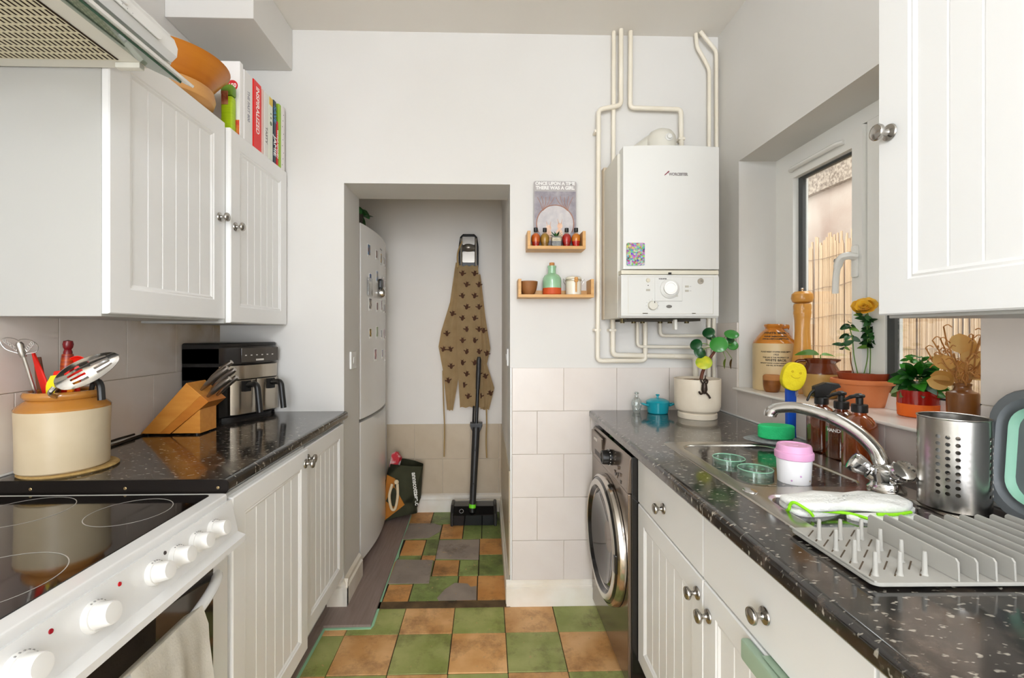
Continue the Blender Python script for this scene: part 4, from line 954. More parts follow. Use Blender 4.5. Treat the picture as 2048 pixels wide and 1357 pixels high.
right = sheet([(1.70,-.060,-.040,ya+.03),(1.40,-.050,-.005,ya+.03),(1.18,-.040,.030,ya+.03),(1.07,-.040,.005,ya+.03),(.90,-.035,.058,ya+.03),(.745,-.040,.020,ya+.03)], apm, 'right_fold', parent=t, n=10, amp=.006, ph=1)
strap_m = pm('khaki_tape', (176, 146, 96), .9)
obj('tie', tube(NB(), sm([(-.305,ya+.03,1.02),(-.300,ya+.035,.80),(-.294,ya+.04,.62),(-.297,ya+.04,.41)], 6), .007, 6, flat=.25), strap_m, t)
obj('tie', tube(NB(), sm([(.000,ya+.03,.80),(.004,ya+.035,.65),(.000,ya+.04,.52),(.004,ya+.04,.40)], 6), .007, 6, flat=.25), strap_m, t)
obj('neck_strap', tube(NB(), sm([(-.196,ya,1.74),(-.200,ya+.02,1.84),(-.17,YA-.09,1.93)], 5), .008, 6, flat=.3), strap_m, t)
bee = pm('bee_print', (74, 44, 26), .9)
def bee_bm():
    bm = NB(); lathe(bm, [(0,-.001),(.5,-.001),(.5,.001),(0,.001)], n=12, M=Matrix.Diagonal((.016,.026,.5,1)))
    for s in (-1, 1):
        lathe(bm, [(0,-.001),(.5,-.001),(.5,.001),(0,.001)], n=8, M=T(s*.012,.0025,0) @ Matrix.Rotation(s*.5, 4, 'Z') @ Matrix.Diagonal((.013,.006,.45,1)))
        lathe(bm, [(0,-.001),(.5,-.001),(.5,.001),(0,.001)], n=6, M=T(s*.005,.013,0) @ Matrix.Rotation(-s*.5, 4, 'Z') @ Matrix.Diagonal((.0022,.011,.4,1)))
    lathe(bm, [(0,-.001),(.5,-.001),(.5,.001),(0,.001)], n=10, M=T(0,.010,0) @ Matrix.Diagonal((.010,.009,.55,1)))
    return bm
q = obj('bee_print', bee_bm(), bee, None); beeme = q.data; bpy.data.objects.remove(q)
def yfold(z, x, xl, xr, yd, amp, ph=0, top=1.755): return yd-amp*math.sin((x-xl)/(xr-xl)*PI*3+ph+z*2)*(.3+.7*min(1, (top-z)*2))
i = 0
for row in range(12):
    z = 1.70-row*.078
    for c in range(2):
        x = -.165+c*.085+(.03 if row % 2 else 0)
        if row > 9: x += .01
        y = yfold(z, x, -.203, -.035, ya, .008)-.0045
        M = frame((x, y, z), (1,0,0), (0,0,1)) @ Matrix.Rotation(random.uniform(-.3,.3), 4, 'Z') @ Matrix.Diagonal((1.4,1.4,1,1))
        inst(beeme, 'bee_print', chain(front).inverted() @ M, front)
for x, z, p in ((-.235,1.42,left),(-.275,1.28,left),(-.25,1.17,left),(-.30,1.17,left),(-.245,1.05,left),(-.265,.95,left),(.005,1.14,right),(-.005,.98,right),(.03,.86,right),(-.018,1.30,right)):
    M = frame((x, ya+.016, z), (1,0,0), (0,0,1)) @ Matrix.Rotation(random.uniform(-.5,.5), 4, 'Z') @ Matrix.Diagonal((1.4,1.4,1,1)); inst(beeme, 'bee_print', chain(p).inverted() @ M, p)
# floor sweeper
t = thing('floor_sweeper', 'black cordless floor sweeper with lime green collar standing below the apron', 'sweeper', (-.085, 3.10, 0))
dk = pm('anthracite', (44, 42, 40), .4)
obj('head', prism(NB(), [(3.01,.006),(3.20,.006),(3.20,.06),(3.15,.115),(3.06,.115),(3.01,.075)], -.222, .056, 'yz', bev=.008, bseg=3), black_gl, t)
for x in (-.238, .050): obj('side_cap', prism(NB(), [(3.005,.002),(3.205,.002),(3.205,.065),(3.155,.125),(3.055,.125),(3.005,.085)], x, x+.022, 'yz', bev=.008, bseg=3), dk, t)
hub = Vector((-.092, 3.03, .118)); topp = Vector((-.068, 3.10, .640)); ax = (topp-hub).normalized()
obj('neck', tube(NB(), [hub-ax*.03, hub], .020, 14), black_pl, t)
obj('collar', tube(NB(), [hub-ax*.002, hub+ax*.022], .0235, 18), pm('lime_plastic', (120, 224, 40), .35), t)
obj('lower_tube', tube(NB(), [hub+ax*.021, topp], [.021, .027], 18), dk, t)
for k in (.30, .72): p = hub.lerp(topp, k); obj('button', cyl(NB(), (p.x, p.y-.030, p.z), .006, .006, 'y', 12), black_pl, t)
obj('clamp', (lambda b: (b.transform(T(topp.x, 0, topp.z+.01)), b)[1])(prism(NB(), [(-.042,.018),(-.042,0),(-.024,-.045),(.024,-.045),(.042,0),(.042,.018)], 3.085, 3.150, 'xz', bev=.004)), black_pl, t)
obj('upper_tube', tube(NB(), [topp-ax*.02, (-.058, 3.13, .90)], .012, 14), black_pl, t)
obj('handle', tube(NB(), [(-.058,3.13,.898),(-.054,3.132,1.0),(-.050,3.134,1.10),(-.050,3.134,1.120)], [.0145,.017,.0165,.010], 14), dk, t)
obj('strap', tube(NB(), sm([(-.085,3.13,.78),(-.090,3.125,.66)], 4), .010, 6, flat=.3), dk, t)
obj('dial_ring', lathe(NB(), [(.012,0),(.015,0),(.015,.0015),(.012,.0015),(.012,0)], M=frame((-.165, 3.028, .0935), (1,0,0), (0,.78,.62)), n=24), pm('grey_print', (0,0,0)), t)
# tote bag
t = thing('tote_bag', 'dark green canvas tote bag with orange end slumped beside fridge', 'bag', (-.58, 3.08, .014))
gm = pm('bag_green', (62, 62, 40), .85, n2=(46, 46, 28), nscale=10, namt=.6); om = pm('bag_orange', (196, 128, 44), .8, n2=(172, 104, 30), nscale=8, namt=.6)
bm = NB(); P = [(-.690,3.00,.015),(-.485,3.03,.055),(-.500,3.10,.040),(-.690,3.17,.015)]; Q = [(-.660,3.02,.395),(-.452,3.055,.365),(-.452,3.105,.372),(-.660,3.15,.400)]
mid = [(-.700,2.985,.16),(-.512,3.010,.13),(-.470,3.115,.13),(-.700,3.18,.16)]
R = [[bm.verts.new(p) for p in q] for q in (P, mid, Q)]
bm.faces.new(R[0])
for a, b in zip(R, R[1:]):
    for k in range(4): bm.faces.new((a[k], a[(k+1) % 4], b[(k+1) % 4], b[k]))
bmesh.ops.solidify(bm, geom=bm.faces[:], thickness=.004)
bmesh.ops.subdivide_edges(bm, edges=bm.edges[:], cuts=2, use_grid_fill=True, smooth=.3)
body = obj('body', bm, gm, t)
bm = NB(); Pp = [(-.705,2.980,.02),(-.560,2.988,.13),(-.628,2.990,.255),(-.622,3.004,.300),(-.680,3.00,.33)]
a = [bm.verts.new(p) for p in Pp]; b = [bm.verts.new((p[0], p[1]-.006, p[2])) for p in Pp]; bm.faces.new(a); bm.faces.new(b)
for i in range(5): bm.faces.new((a[i], a[(i+1) % 5], b[(i+1) % 5], b[i]))
obj('orange_gusset', bm, om, t)
obj('rope_handle', tube(NB(), sm([(-.640,2.972,.275),(-.655,2.955,.20),(-.640,2.950,.12),(-.615,2.950,.12),(-.600,2.955,.20),(-.605,2.972,.275)], 6), .009, 10), pm('cream_rope', (226,206,170), .8), t)
obj('rope_knot', lathe(NB(), [(0,-.014),(.012,-.010),(.016,0),(.012,.010),(0,.014)], (-.610,2.965,.290), 12, '-y'), pm('cream_rope', (0,0,0)), t)
pk = [(-.672,3.03,.37),(-.62,3.035,.37),(-.600,3.03,.44),(-.63,3.04,.475),(-.655,3.03,.46)]
bm = NB(); a = [bm.verts.new(p) for p in pk]; b = [bm.verts.new((p[0]+.01, p[1]+.03, p[2]-.01)) for p in pk]; bm.faces.new(a); bm.faces.new(b)
for i in range(5): bm.faces.new((a[i], a[(i+1) % 5], b[(i+1) % 5], b[i]))
tag(obj('packet', bm, pm('packet_print', (226,216,214), .4, n2=(196,30,44), nscale=14, namt=.15)), 'crumpled white and red packet sticking out of the tote bag', 'packet')
bag = t
text('bag_text', 'annscottage.c', .042, pm('bag_white', (236,234,226), .7), body, frame((-.492, 3.018, .225), (.10,.06,-.99), (.95,.15,.1)), off=.0012, ex=.0004)
bag.matrix_basis = T(.012, .070, 0) @ bag.matrix_basis; bpy.data.objects['packet'].location = (.012, .070, 0)

# ------------------------------------------------------------------ two small shelves and a picture
oak = pm('oak_ply', (212, 166, 104), .45, n2=(196, 146, 84), nscale=6, namt=.6, stretch=(1,12,12))
def shelf(label, x0, x1, z0, z1):
    t = thing('picture_shelf', label, 'shelf', ((x0+x1)/2, 2.09, z0)); e = .014
    obj('base', box(x0, x1, 2.042, YB-.001, z0, z0+e, bev=.0008, seg=1), oak, t)
    obj('end_panel', box(x0, x0+e, 2.042, YB-.001, z0+e, z1, bev=.0008, seg=1), oak, t)
    obj('end_panel', box(x1-e, x1, 2.042, YB-.001, z0+e, z1, bev=.0008, seg=1), oak, t)
    obj('back_rail', box(x0+e, x1-e, YB-.013, YB-.001, z0+e, z0+e+.025), oak, t)
shelf('upper oak wall shelf holding skull bottles', .187, .452, 1.668, 1.750)
shelf('lower oak wall shelf holding bowl, green bottle and jar', .145, .490, 1.448, 1.532)
t = thing('wall_picture', 'grey print of two rabbits reading ONCE UPON A TIME above the shelf', 'picture', (.324, YB-.02, 1.69))
pc = obj('panel', (lambda b: b)(prism(NB(), rr(.224,.424,1.700,2.000,.008), YB-.022, YB-.017, 'xz', bev=.0006, bseg=1)), pm('print_grey', (172, 166, 164), .6), t)
yb = YB-.0225
art = obj('print_ground', box(.227, .421, yb-.0003, yb, 1.703, 1.952), pm('print_sky', (170,164,168), .6, n2=(118,112,122), nscale=26, namt=.5), t)
lathe_c = lambda cx, cz, r, y, m, nm, sx=1, sz=1: obj(nm, lathe(NB(), [(0,.0003),(r,.0003),(r,0)], M=T(cx,y,cz) @ Matrix.Diagonal((sx,1,sz,1)) @ axm('-y'), n=30), m, art)
lathe_c(.324, 1.800, .085, yb-.0003, pm('print_moon', (206,200,196), .6, n2=(176,172,176), nscale=30, namt=.5), 'print_moon')
br = pm('print_brown', (166,120,100), .6); rab = pm('print_rabbit', (214,160,124), .6, n2=(232,206,184), nscale=40, namt=.5)
pts = [(.324+.088*math.cos(a), yb-.0008, 1.800+.088*math.sin(a)) for a in [PI*1.15-i*PI*1.3/24 for i in range(25)]]
obj('print_branch_arch', tube(NB(), pts, .0022, 6), br, art)
for x, s in ((.245, 1), (.403, -1)):
    for k in range(5): obj('print_twig', tube(NB(), sm([(x+s*.02, yb-.0008, 1.86), (x+s*(.01+.012*k), yb-.0008, 1.895), (x+s*(-.005+.020*k), yb-.0008, 1.925+.004*(k % 2))], 4), .0011, 5), br, art)
for cx, h, lean in ((.290, .050, .1), (.343, .066, -.05)):
    lathe_c(cx, 1.748, .017, yb-.0006, rab, 'print_rabbit_body', 1, 1.7); lathe_c(cx+.003, 1.748+h*.62, .0125, yb-.0009, rab, 'print_rabbit_head', 1, 1.15)
    for s in (-1, 1): obj('print_ear', tube(NB(), [(cx+.003+s*.005, yb-.0011, 1.748+h*.75), (cx+.003+s*.011, yb-.0011, 1.748+h*.75+.024)], [.0035,.0012], 6, flat=.2), rab, art)
tw_ = pm('print_white', (232,230,226), .6)
text('print_text', 'ONCE UPON A TIME', .0205, tw_, pc, frame((.324, YB-.0225, 1.9885), (1,0,0), (0,0,1)), off=.0009, sx=.98)
text('print_text', 'THERE WAS A GIRL', .0215, tw_, pc, frame((.324, YB-.0225, 1.9680), (1,0,0), (0,0,1)), off=.0010, sx=.97)
# skull bottles
def skull_prof(): return [(0,0),(.014,0),(.0155,.004),(.0165,.012),(.0205,.026),(.0215,.040),(.0190,.052),(.0120,.060),(.0085,.064),(.0080,.072)]
def skull_bottle(label, x, y, z, ca, cb, clear=False, s=1.0, cap=True, split=.022):
    t = thing('skull_bottle', label, 'bottle', (x, y, z), 0, None if clear else 'skull bottles on the upper shelf')
    gm_ = glassy('clear_glass', (244,248,246), .16, dens=.04) if clear else glassy('bottle_glass', (246,240,232), .05)
    bm = NB(); lathe(bm, [(r*s, h*s) for r, h in skull_prof()], (x, y, z), 22)
    g = obj('bottle', bm, gm_, t)
    for sx in (-1, 1):  # brow sockets and cheek of the skull
        obj('eye_socket', lathe(NB(), [(.0062*s,0),(.004*s,-.0025*s),(0,-.0032*s)], (x+sx*.0085*s, y-.0185*s, z+.036*s), 12, '-y'), gm_, g)
    obj('teeth_ridge', tube(NB(), [(x-.009*s,y-.0150*s,z+.015*s),(x,y-.0178*s,z+.015*s),(x+.009*s,y-.0150*s,z+.015*s)], .0022*s, 6), gm_, g)
    if not clear:
        pr = skull_prof(); inn = [(max(0, r-.0012)*s, (h+.001)*s) for r, h in pr]
        lo = [(0,.001*s)]+[p for p in inn[1:] if p[1] <= split*s]; 
        def rad(h):
            for (r0,h0),(r1,h1) in zip(inn, inn[1:]):
                if h0 <= h <= h1: return r0+(r1-r0)*(h-h0)/max(1e-6, h1-h0)
            return inn[-1][0]
        obj('sauce', lathe(NB(), lo+[(rad(split*s), split*s),(0, split*s)], (x,y,z), 22), pm('sauce%d_%d' % cb[:2], cb, .25), t)
        hi = [(0, split*s+.0002),(rad(split*s), split*s+.0002)]+[p for p in inn if p[1] > split*s and p[1] < .062*s]+[(rad(.060*s)*.9, .061*s),(0,.061*s)]
        obj('sauce_upper', lathe(NB(), hi, (x,y,z), 22), pm('sauce%d_%d' % ca[:2], ca, .25), t)
    if cap: obj('cap', cyl(NB(), (x, y, z+.070*s), .0095*s, .018*s, n=18, bev=.001), black_pl, t)
    else:
        obj('neck_ring', lathe(NB(), [(.0075*s,.076*s),(.0100*s,.078*s),(.0100*s,.083*s),(.0075*s,.085*s),(.0070*s,.08*s),(.0075*s,.076*s)], (x,y,z), 18), gm_, t)
zs = 1.6822
skull_bottle('orange red skull bottle at the left end of the upper shelf', .228, 2.075, zs, (200,96,22), (176,34,16))
skull_bottle('olive yellow skull bottle on the upper shelf', .270, 2.078, zs, (168,132,48), (150,116,40))
skull_bottle('bright red skull bottle on the upper shelf', .371, 2.078, zs, (176,20,16), (160,16,14))
skull_bottle('orange over red skull bottle at the right end of upper shelf', .414, 2.075, zs, (208,128,34), (188,24,16), split=.026)
t = thing('succulent_glass', 'small succulent in a square glass of pebbles between skull bottles', 'plant', (.322, 2.085, zs))
obj('glass_cube', prism(NB(), rr(.300,.346,2.062,2.108,.005), zs, zs+.048, bev=.001), glassy('clear_glass', (0,0,0)), t)
obj('dark_gravel', prism(NB(), rr(.3015,.3445,2.0635,2.1065,.004), zs+.002, zs+.026), pm('dark_gravel', (60,60,62), .9, n2=(110,108,104), nscale=120, namt=.3), t)
obj('pale_pebbles', prism(NB(), rr(.3015,.3445,2.0635,2.1065,.004), zs+.0262, zs+.042), pm('pale_pebbles', (214,196,160), .9, n2=(180,156,116), nscale=120, namt=.3), t)
suc = leafset('succ', [pm('succulent_green', (38, 104, 46), .4), pm('succulent_light', (86,150,80), .4)], L=.036, W=.0042, curl=.15, fold=.5)
for k in range(22): put_leaf(suc[k % 2], t, (.323, 2.085, zs+.042), k*2.4, .35+.045*k, 0, random.uniform(.8,1.1))
# lower shelf
zl = 1.4622
bm = NB(); lathe(bm, [(0,0),(.024,0),(.036,.022),(.0415,.050),(.0425,.062),(.0395,.062),(.037,.048),(.031,.022),(0,.008)], (.196, 2.088, zl), 32)
tag(obj('wooden_bowl', bm, pm('carved_wood', (150, 98, 50), .6, n2=(118, 70, 30), nscale=14, namt=.6, bump=.4, bscale=60)), 'small carved brown wooden bowl on the lower shelf', 'bowl')
t = thing('stoneware_bottle', 'mint green stoneware bottle with orange base and cork on the lower shelf', 'bottle', (.304, 2.085, zl))
bm = NB(); lathe(bm, [(0,0),(.040,0),(.0425,.003),(.0430,.031)], (.304, 2.085, zl), 32); obj('bare_base', bm, pm('terracotta_bare', (196, 78, 30), .6), t)
bm = NB(); lathe(bm, [(.0430,.031),(.0432,.065),(.0415,.078),(.034,.090),(.022,.097),(.0185,.101),(.0180,.122),(.0205,.127),(.0205,.134),(.015,.135),(.014,.11)], (.304, 2.085, zl), 32); obj('glazed_body', bm, pm('mint_glaze', (134, 176, 138), .18, n2=(150,188,152), nscale=10, namt=.5, coat=.4), t)
obj('cork', cyl(NB(), (.304, 2.085, zl+.125), .0125, .024, n=16, r2=.0118), pm('cork_stopper', (184,126,74), .85), t)
t = thing('honey_jar', 'cream swing top honey jar with wooden dipper on lower shelf', 'jar', (.404, 2.085, zl))
cr = pm('cream_glaze', (226, 218, 200), .25)
bm = NB(); lathe(bm, [(0,0),(.033,0),(.0355,.004),(.0360,.055),(.034,.062)], (.404, 2.085, zl), 32); obj('body', bm, cr, t)
bm = NB(); lathe(bm, [(.034,.062),(.0365,.064),(.0365,.070),(.034,.072)], (.404, 2.085, zl), 32); obj('gasket', bm, pm('clear_seal', (206,196,170), .3), t)
bm = NB(); lathe(bm, [(.034,.072),(.037,.0735),(.036,.080),(.028,.085),(0,.087)], (.404, 2.085, zl), 32); obj('lid', bm, cr, t)
obj('wire_clasp', tube(NB(), [(.404+.0385*math.cos(a), 2.085+.0385*math.sin(a), zl+.068) for a in [2*PI*i/24 for i in range(24)]], .0011, 6, closed=True), steel, t)
for s in (-1, 1): obj('wire_loop', tube(NB(), sm([(.404+s*.038,2.083,zl+.066),(.404+s*.048,2.080,zl+.074),(.404+s*.046,2.078,zl+.058),(.404+s*.040,2.080,zl+.050)], 4), .0011, 6), steel, t)
dp = obj('dipper_handle', tube(NB(), [(.409,2.046,zl+.012),(.409,2.045,zl+.062)], .0038, 10), bl, t)
obj('dipper_head', lathe(NB(), [(0,0),(.007,.001),(.0095,.006),(.008,.010),(.0095,.014),(.008,.018),(.008,.022),(0,.024)], (.409, 2.0455, zl+.056), 18), bl, dp)
# ------------------------------------------------------------------ boiler
wb = pm('boiler_white', (214, 213, 208), .3); wb2 = pm('boiler_cream', (210, 206, 194), .4)
t = thing('combi_boiler', 'white wall hung gas boiler with control dial panel', 'boiler', (.757, 2.0, 1.346))
BX0, BX1 = .558, .962
obj('back_case', box(BX0-.008, BX1, 1.885, 2.098, 1.349, 2.040, bev=.003), wb2, t)
obj('wall_frame', box(BX0-.010, BX0+.010, YB-.042, YB-.001, 1.349, 2.06, bev=.002), pm('frame_beige', (206,190,166), .5), t)
P = [(BX0+.004, 1.90)]+[(BX0+.004+(BX1-BX0-.006)*i/16, 1.842-.012*math.sin(PI*i/16)) for i in range(17)]+[(BX1-.002, 1.90)]
cs = obj('front_case', prism(NB(), P, 1.548, 2.056, 'xy', bev=.004), wb, t)
obj('case_lip', box(BX0-.004, BX1-.002, 1.842, 1.90, 1.528, 1.546, bev=.003), pm('lip_cream', (214,208,190), .4), t)  # lip in a creamier tone than the front case
cp = obj('control_panel', prism(NB(), [(1.846,1.349),(1.838,1.358),(1.836,1.515),(1.842,1.526),(1.90,1.527),(1.90,1.349)], BX0-.006, BX1-.004, 'yz', bev=.003), wb, t)
yp = 1.8365
for x0, x1, z0, z1 in ((BX0+.022, BX1-.028, 1.366, 1.518),): obj('inset_frame', hole_wall(NB(), x0, x1, z0, z1, x0+.0015, x1-.0015, z0+.0015, z1-.0015, yp-.0012, yp+.001, 'xz'), wb2, cp)
tp = obj('timer_panel', box(.690, .804, yp-.003, yp+.001, 1.418, 1.516, bev=.001, seg=1), wb, cp)
obj('timer_bezel', lathe(NB(), [(.041,0),(.039,.006),(.030,.012),(.028,.009),(0,.009)], (.751, yp-.002, 1.468), 44, '-y'), wb, tp)
obj('timer_dial', lathe(NB(), [(.0275,.009),(.0270,.014),(.021,.014),(.019,.012),(0,.012)], (.751, yp-.002, 1.471), 44, '-y'), pm('dial_white', (242,241,236), .3), tp)
obj('dial_groove', lathe(NB(), [(.0285,.0095),(.0275,.0105),(.0270,.0095)], (.751, yp-.002, 1.471), 44, '-y'), pm('grey_line', (150,146,138), .5), tp)
obj('timer_lever', box(.772, .784, yp-.010, yp-.003, 1.437, 1.441, bev=.001, seg=1), wb2, tp)
kb = obj('temperature_knob', lathe(NB(), [(0,0),(.0195,0),(.0185,.010),(.017,.012),(0,.013)], (.681, yp, 1.400), 36, '-y'), wb2, cp)
obj('pointer_mark', box(.6845, .6868, yp-.0142, yp-.0128, 1.409, 1.4165), black_pl, kb)
for k in range(9):
    a = math.radians(215-k*31); obj('scale_mark', box(.681+.0255*math.cos(a)-.001, .681+.0255*math.cos(a)+.001, yp-.0006, yp, 1.400+.0255*math.sin(a)-.001, 1.400+.0255*math.sin(a)+.001), pm('grey_print', (0,0,0)), cp)
obj('reset_button', lathe(NB(), [(0,.003),(.008,.003),(.009,0)], (.663, yp, 1.503), 20, '-y'), pm('button_beige', (206,198,178), .5), cp)
for x, z in ((.655, 1.463),): obj('fault_window', box(x, x+.016, yp-.001, yp, z-.004, z+.004), pm('window_grey', (176,170,156), .5), cp)
obj('power_lamp', lathe(NB(), [(0,.001),(.002,.001),(.002,0)], (.663, yp, 1.482), 10, '-y'), black_pl, cp)
for z in (1.478, 1.460): obj('indicator_window', box(.816, .831, yp-.001, yp, z-.004, z+.004), pm('window_grey', (0,0,0)), cp); obj('print_line', box(.834, .842, yp-.0006, yp, z-.0006, z+.0008), pm('grey_print', (0,0,0)), cp)
obj('oval_button', lathe(NB(), [(0,.002),(.010,.0015),(.012,0)], M=T(.750,yp,1.396) @ Matrix.Diagonal((1,1,.55,1)) @ axm('-y'), n=24), pm('smoke_grey', (112,108,102), .3), cp)
gz = obj('pressure_gauge', lathe(NB(), [(.0125,0),(.0125,.003),(.0105,.003),(.0100,.001),(0,.001)], (.880, yp, 1.500), 28, '-y'), pm('gauge_rim', (180,172,158), .3, .4), cp)
obj('gauge_needle', box(.8795, .8885, yp-.0022, yp-.0015, 1.4993, 1.5007), black_pl, gz)
obj('flap_slot', box(.640, .662, yp-.0012, yp, 1.366, 1.3690), pm('slot_brown', (120,108,80), .6), cp); obj('flap_slot', box(.845, .860, yp-.0012, yp, 1.366, 1.3690), pm('slot_brown', (0,0,0)), cp)
obj('case_catch', box(.747, .758, yp-.004, yp+.002, 1.528, 1.535), black_pl, cp)
ink = pm('ink_dark', (70,64,60), .5); inkr = pm('ink_maroon', (130,60,70), .4)
text('brand_text', 'WORCESTER', .0155, pm('raised_white', (150,144,142), .3), cs, frame((.785, 1.8295, 1.936), (1,0,0), (0,0,1)), off=.0007, sx=.86, ex=.0008)
obj('brand_mark', prism(NB(), [(.727,1.931),(.733,1.9335),(.748,1.946),(.7475,1.9505),(.741,1.947),(.735,1.940),(.730,1.9365)], 1.8288, 1.8305, 'xz'), inkr, cs)
text('panel_text', 'WORCESTER', .0062, ink, cp, frame((.722, yp-.0034, 1.5085), (1,0,0), (0,0,1)), off=.0003, sx=.9)
for x in (.60, .66, .70, .78, .83, .90):
    obj('valve_stub', cyl(NB(), (x, 1.98+.03*((x*50) % 2), 1.330), .010, .022, n=12), pm('valve_brass', (96,84,54), .4, .6), t)
obj('tap_lever', box(.800, .812, 1.90, 1.93, 1.300, 1.345, bev=.003), pm('white_valve', (228,224,214), .4), t)
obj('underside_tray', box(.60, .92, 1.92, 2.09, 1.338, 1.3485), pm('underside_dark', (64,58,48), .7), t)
# flue turret
bm = NB(); lathe(bm, [(0,.0),(.064,0),(.066,.085),(.062,.112),(.048,.134),(.024,.147),(0,.150)], (.775, 1.99, 2.0405), 36)
fl = obj('flue_turret', bm, wb2, t)
obj('flue_elbow', tube(NB(), sm([(.775,1.99,2.11),(.755,2.01,2.125),(.71,2.05,2.10),(.66,2.10,2.08)], 6), .055, 24), wb2, t)
obj('test_cap', lathe(NB(), [(0,.014),(.009,.012),(.011,.006),(.016,.003),(.016,0)], M=frame((.785, 1.925, 2.130), (1,0,0), (0,0,1)), n=20), wb, t)
# picture magnet on the boiler
busy = bpy.data.materials.new('busy_print'); busy.use_nodes = True; nt = busy.node_tree
vo = nd(nt, 'ShaderNodeTexVoronoi'); vo.inputs['Scale'].default_value = 150; tcb = nd(nt, 'ShaderNodeTexCoord'); nt.links.new(tcb.outputs['Object'], vo.inputs['Vector'])
hsb = nd(nt, 'ShaderNodeHueSaturation'); hsb.inputs['Saturation'].default_value = 1.0; hsb.inputs['Value'].default_value = .55
nt.links.new(vo.outputs['Color'], hsb.inputs['Color']); nt.links.new(hsb.outputs[0], nt.nodes['Principled BSDF'].inputs['Base Color'])
t = tag(obj('picture_magnet', prism(NB(), rr(.574,.648,1.563,1.656,.006), 1.8325, 1.8365, 'xz'), busy), 'colourful picture magnet on the boiler front', 'magnet')
# painted pipes, each its own run
pp = pm('painted_pipe', (236, 230, 216), .35, n2=(226, 216, 196), nscale=6, namt=.5)
def pipe(label, pts, r=.0085, y=2.108, rad=.02, clips=()):
    P = [(p[0], p[2] if len(p) > 2 else y, p[1]) for p in pts]
    t = thing('water_pipe', label, 'pipe', P[-1], 0, 'painted pipes around the boiler')
    obj('pipe', tube(NB(), fillet(P, rad), r, 12), pp, t)
    for cx, cz in clips: obj('pipe_clip', box(cx-r-.007, cx+r+.003, y-r-.001, YB-.001, cz-.006, cz+.006, bev=.002), pp, t)
    return t
pipe('straight white pipe dropping from ceiling behind boiler left edge', [(.600, 2.704), (.598, 2.03)], .0095, 2.112)
pipe('white pipe from ceiling looping down left side and under the boiler', [(.629,2.704,2.095),(.629,2.350,2.095),(.524,2.328,2.095),(.522,1.156,2.105),(.747,1.157,2.105),(.747,1.35,2.105)], .0105, clips=((.523,2.23),(.522,1.30)))
pipe('white pipe from ceiling stepping right into boiler top', [(.678,2.704),(.676,2.345),(.917,2.340),(.921,2.03)], .0105, clips=((.920,2.20),))
pipe('white pipe with a kink beside the right ceiling corner', [(.992,2.704),(.997,2.640),(1.033,2.580),(1.056,2.535),(1.054,1.07)], .0085, 2.115)
pipe('white pipe hugging the right corner from ceiling to worktop', [(1.006,2.704,2.10),(1.045,2.655,2.10),(1.088,2.620,2.112),(1.090,2.0,2.112),(1.078,1.33,2.115),(1.078,.925,2.115)], .0085)
pipe('lagged white pipe under the boiler ending behind planter', [(.595,1.36),(.595,1.183),(.985,1.174),(.990,.925)], .012, clips=((.593,1.30),(.898,1.176)))
pipe('thin white pipe looping under the boiler middle', [(.708,1.36),(.709,1.223),(1.045,1.219)], .0075, 2.10)
pipe('short thin white pipe right under the boiler valve', [(.817,1.36),(.818,1.274),(1.045,1.273)], .0075, 2.105)
# ------------------------------------------------------------------ right run: units, worktop, sink
def bool_diff(o, cutter_bm):
    me = bpy.data.meshes.new('cut'); bmesh.ops.recalc_face_normals(cutter_bm, faces=cutter_bm.faces); cutter_bm.to_mesh(me); cutter_bm.free()
    co = bpy.data.objects.new('cut', me); C.objects.link(co)
    md = o.modifiers.new('b', 'BOOLEAN'); md.operation = 'DIFFERENCE'; md.object = co; md.solver = 'EXACT'
    dg = bpy.context.evaluated_depsgraph_get(); dg.update()
    new = bpy.data.meshes.new_from_object(o.evaluated_get(dg)); o.modifiers.clear(); o.data = new
    C.objects.unlink(co); bpy.data.objects.remove(co)
def rsthing(name, label, cat, loc, group=None): return thing(name, label, cat, M=RS @ T(*loc), group=group)
DX = .545
t = rsthing('sink_unit', 'white sink base unit with two drawers over two grooved doors', 'cabinet', (.82, 1.08, 0))
bod = obj('body', rs(carcass(DX+.019, 1.105, .580, 1.577, .12, .883)), carc_m, t); bool_diff(bod, (lambda b: (b.transform(chain(bod).inverted() @ RS), b)[1])(box(.63, 1.02, .60, 1.56, .70, .90)))
obj('plinth', rs(box(DX+.06, DX+.075, .580, 1.577, .002, .12)), carc_m, t)
def rdoor(parent, y, z, w, h, kn, plain=False): return door(parent, RS @ RF(DX, y, z), w, h, kn, plain=plain)
rdoor(t, 1.576, .692, .494, .182, (.240, .068), True); rdoor(t, 1.078, .692, .494, .182, (.250, .065), True)
rdoor(t, 1.576, .130, .494, .555, (.466, .507)); d2 = rdoor(t, 1.078, .130, .494, .555, (.026, .485))
t2 = rsthing('base_cabinet', 'white base unit nearest the viewpoint under the right worktop', 'cabinet', (.82, .33, 0))
obj('body', rs(carcass(DX+.019, 1.105, .080, .578, .12, .883)), carc_m, t2); rdoor(t2, .578, .692, .494, .182, (.247, .068), True); rdoor(t2, .578, .130, .494, .555, (.466, .507))
t3 = rsthing('over_door_rail', 'sage green rail hooked over the sink unit door top', 'rail', (.53, .80, .65))
obj('rail', rs(box(DX-.020, DX-.0005, .640, .880, .640, .683, bev=.006)), pm('sage_plastic', (158, 180, 156), .4), t3)
obj('hook_plate', rs(box(DX-.010, DX+.019, .700, .820, .6855, .6875)), pm('sage_plastic', (0,0,0)), t3)
t = rsthing('wall_cabinet', 'white wall cabinet at the right with grooved door above the sink', 'cabinet', (.95, .64, 1.32))
obj('body', rs(carcass(.8305, 1.108, .388, .886, 1.318, 2.04)), carc_m, t)
door(t, RS @ RF(.8115, .890, 1.324), .498, .716, (.028, .358), m=.066)
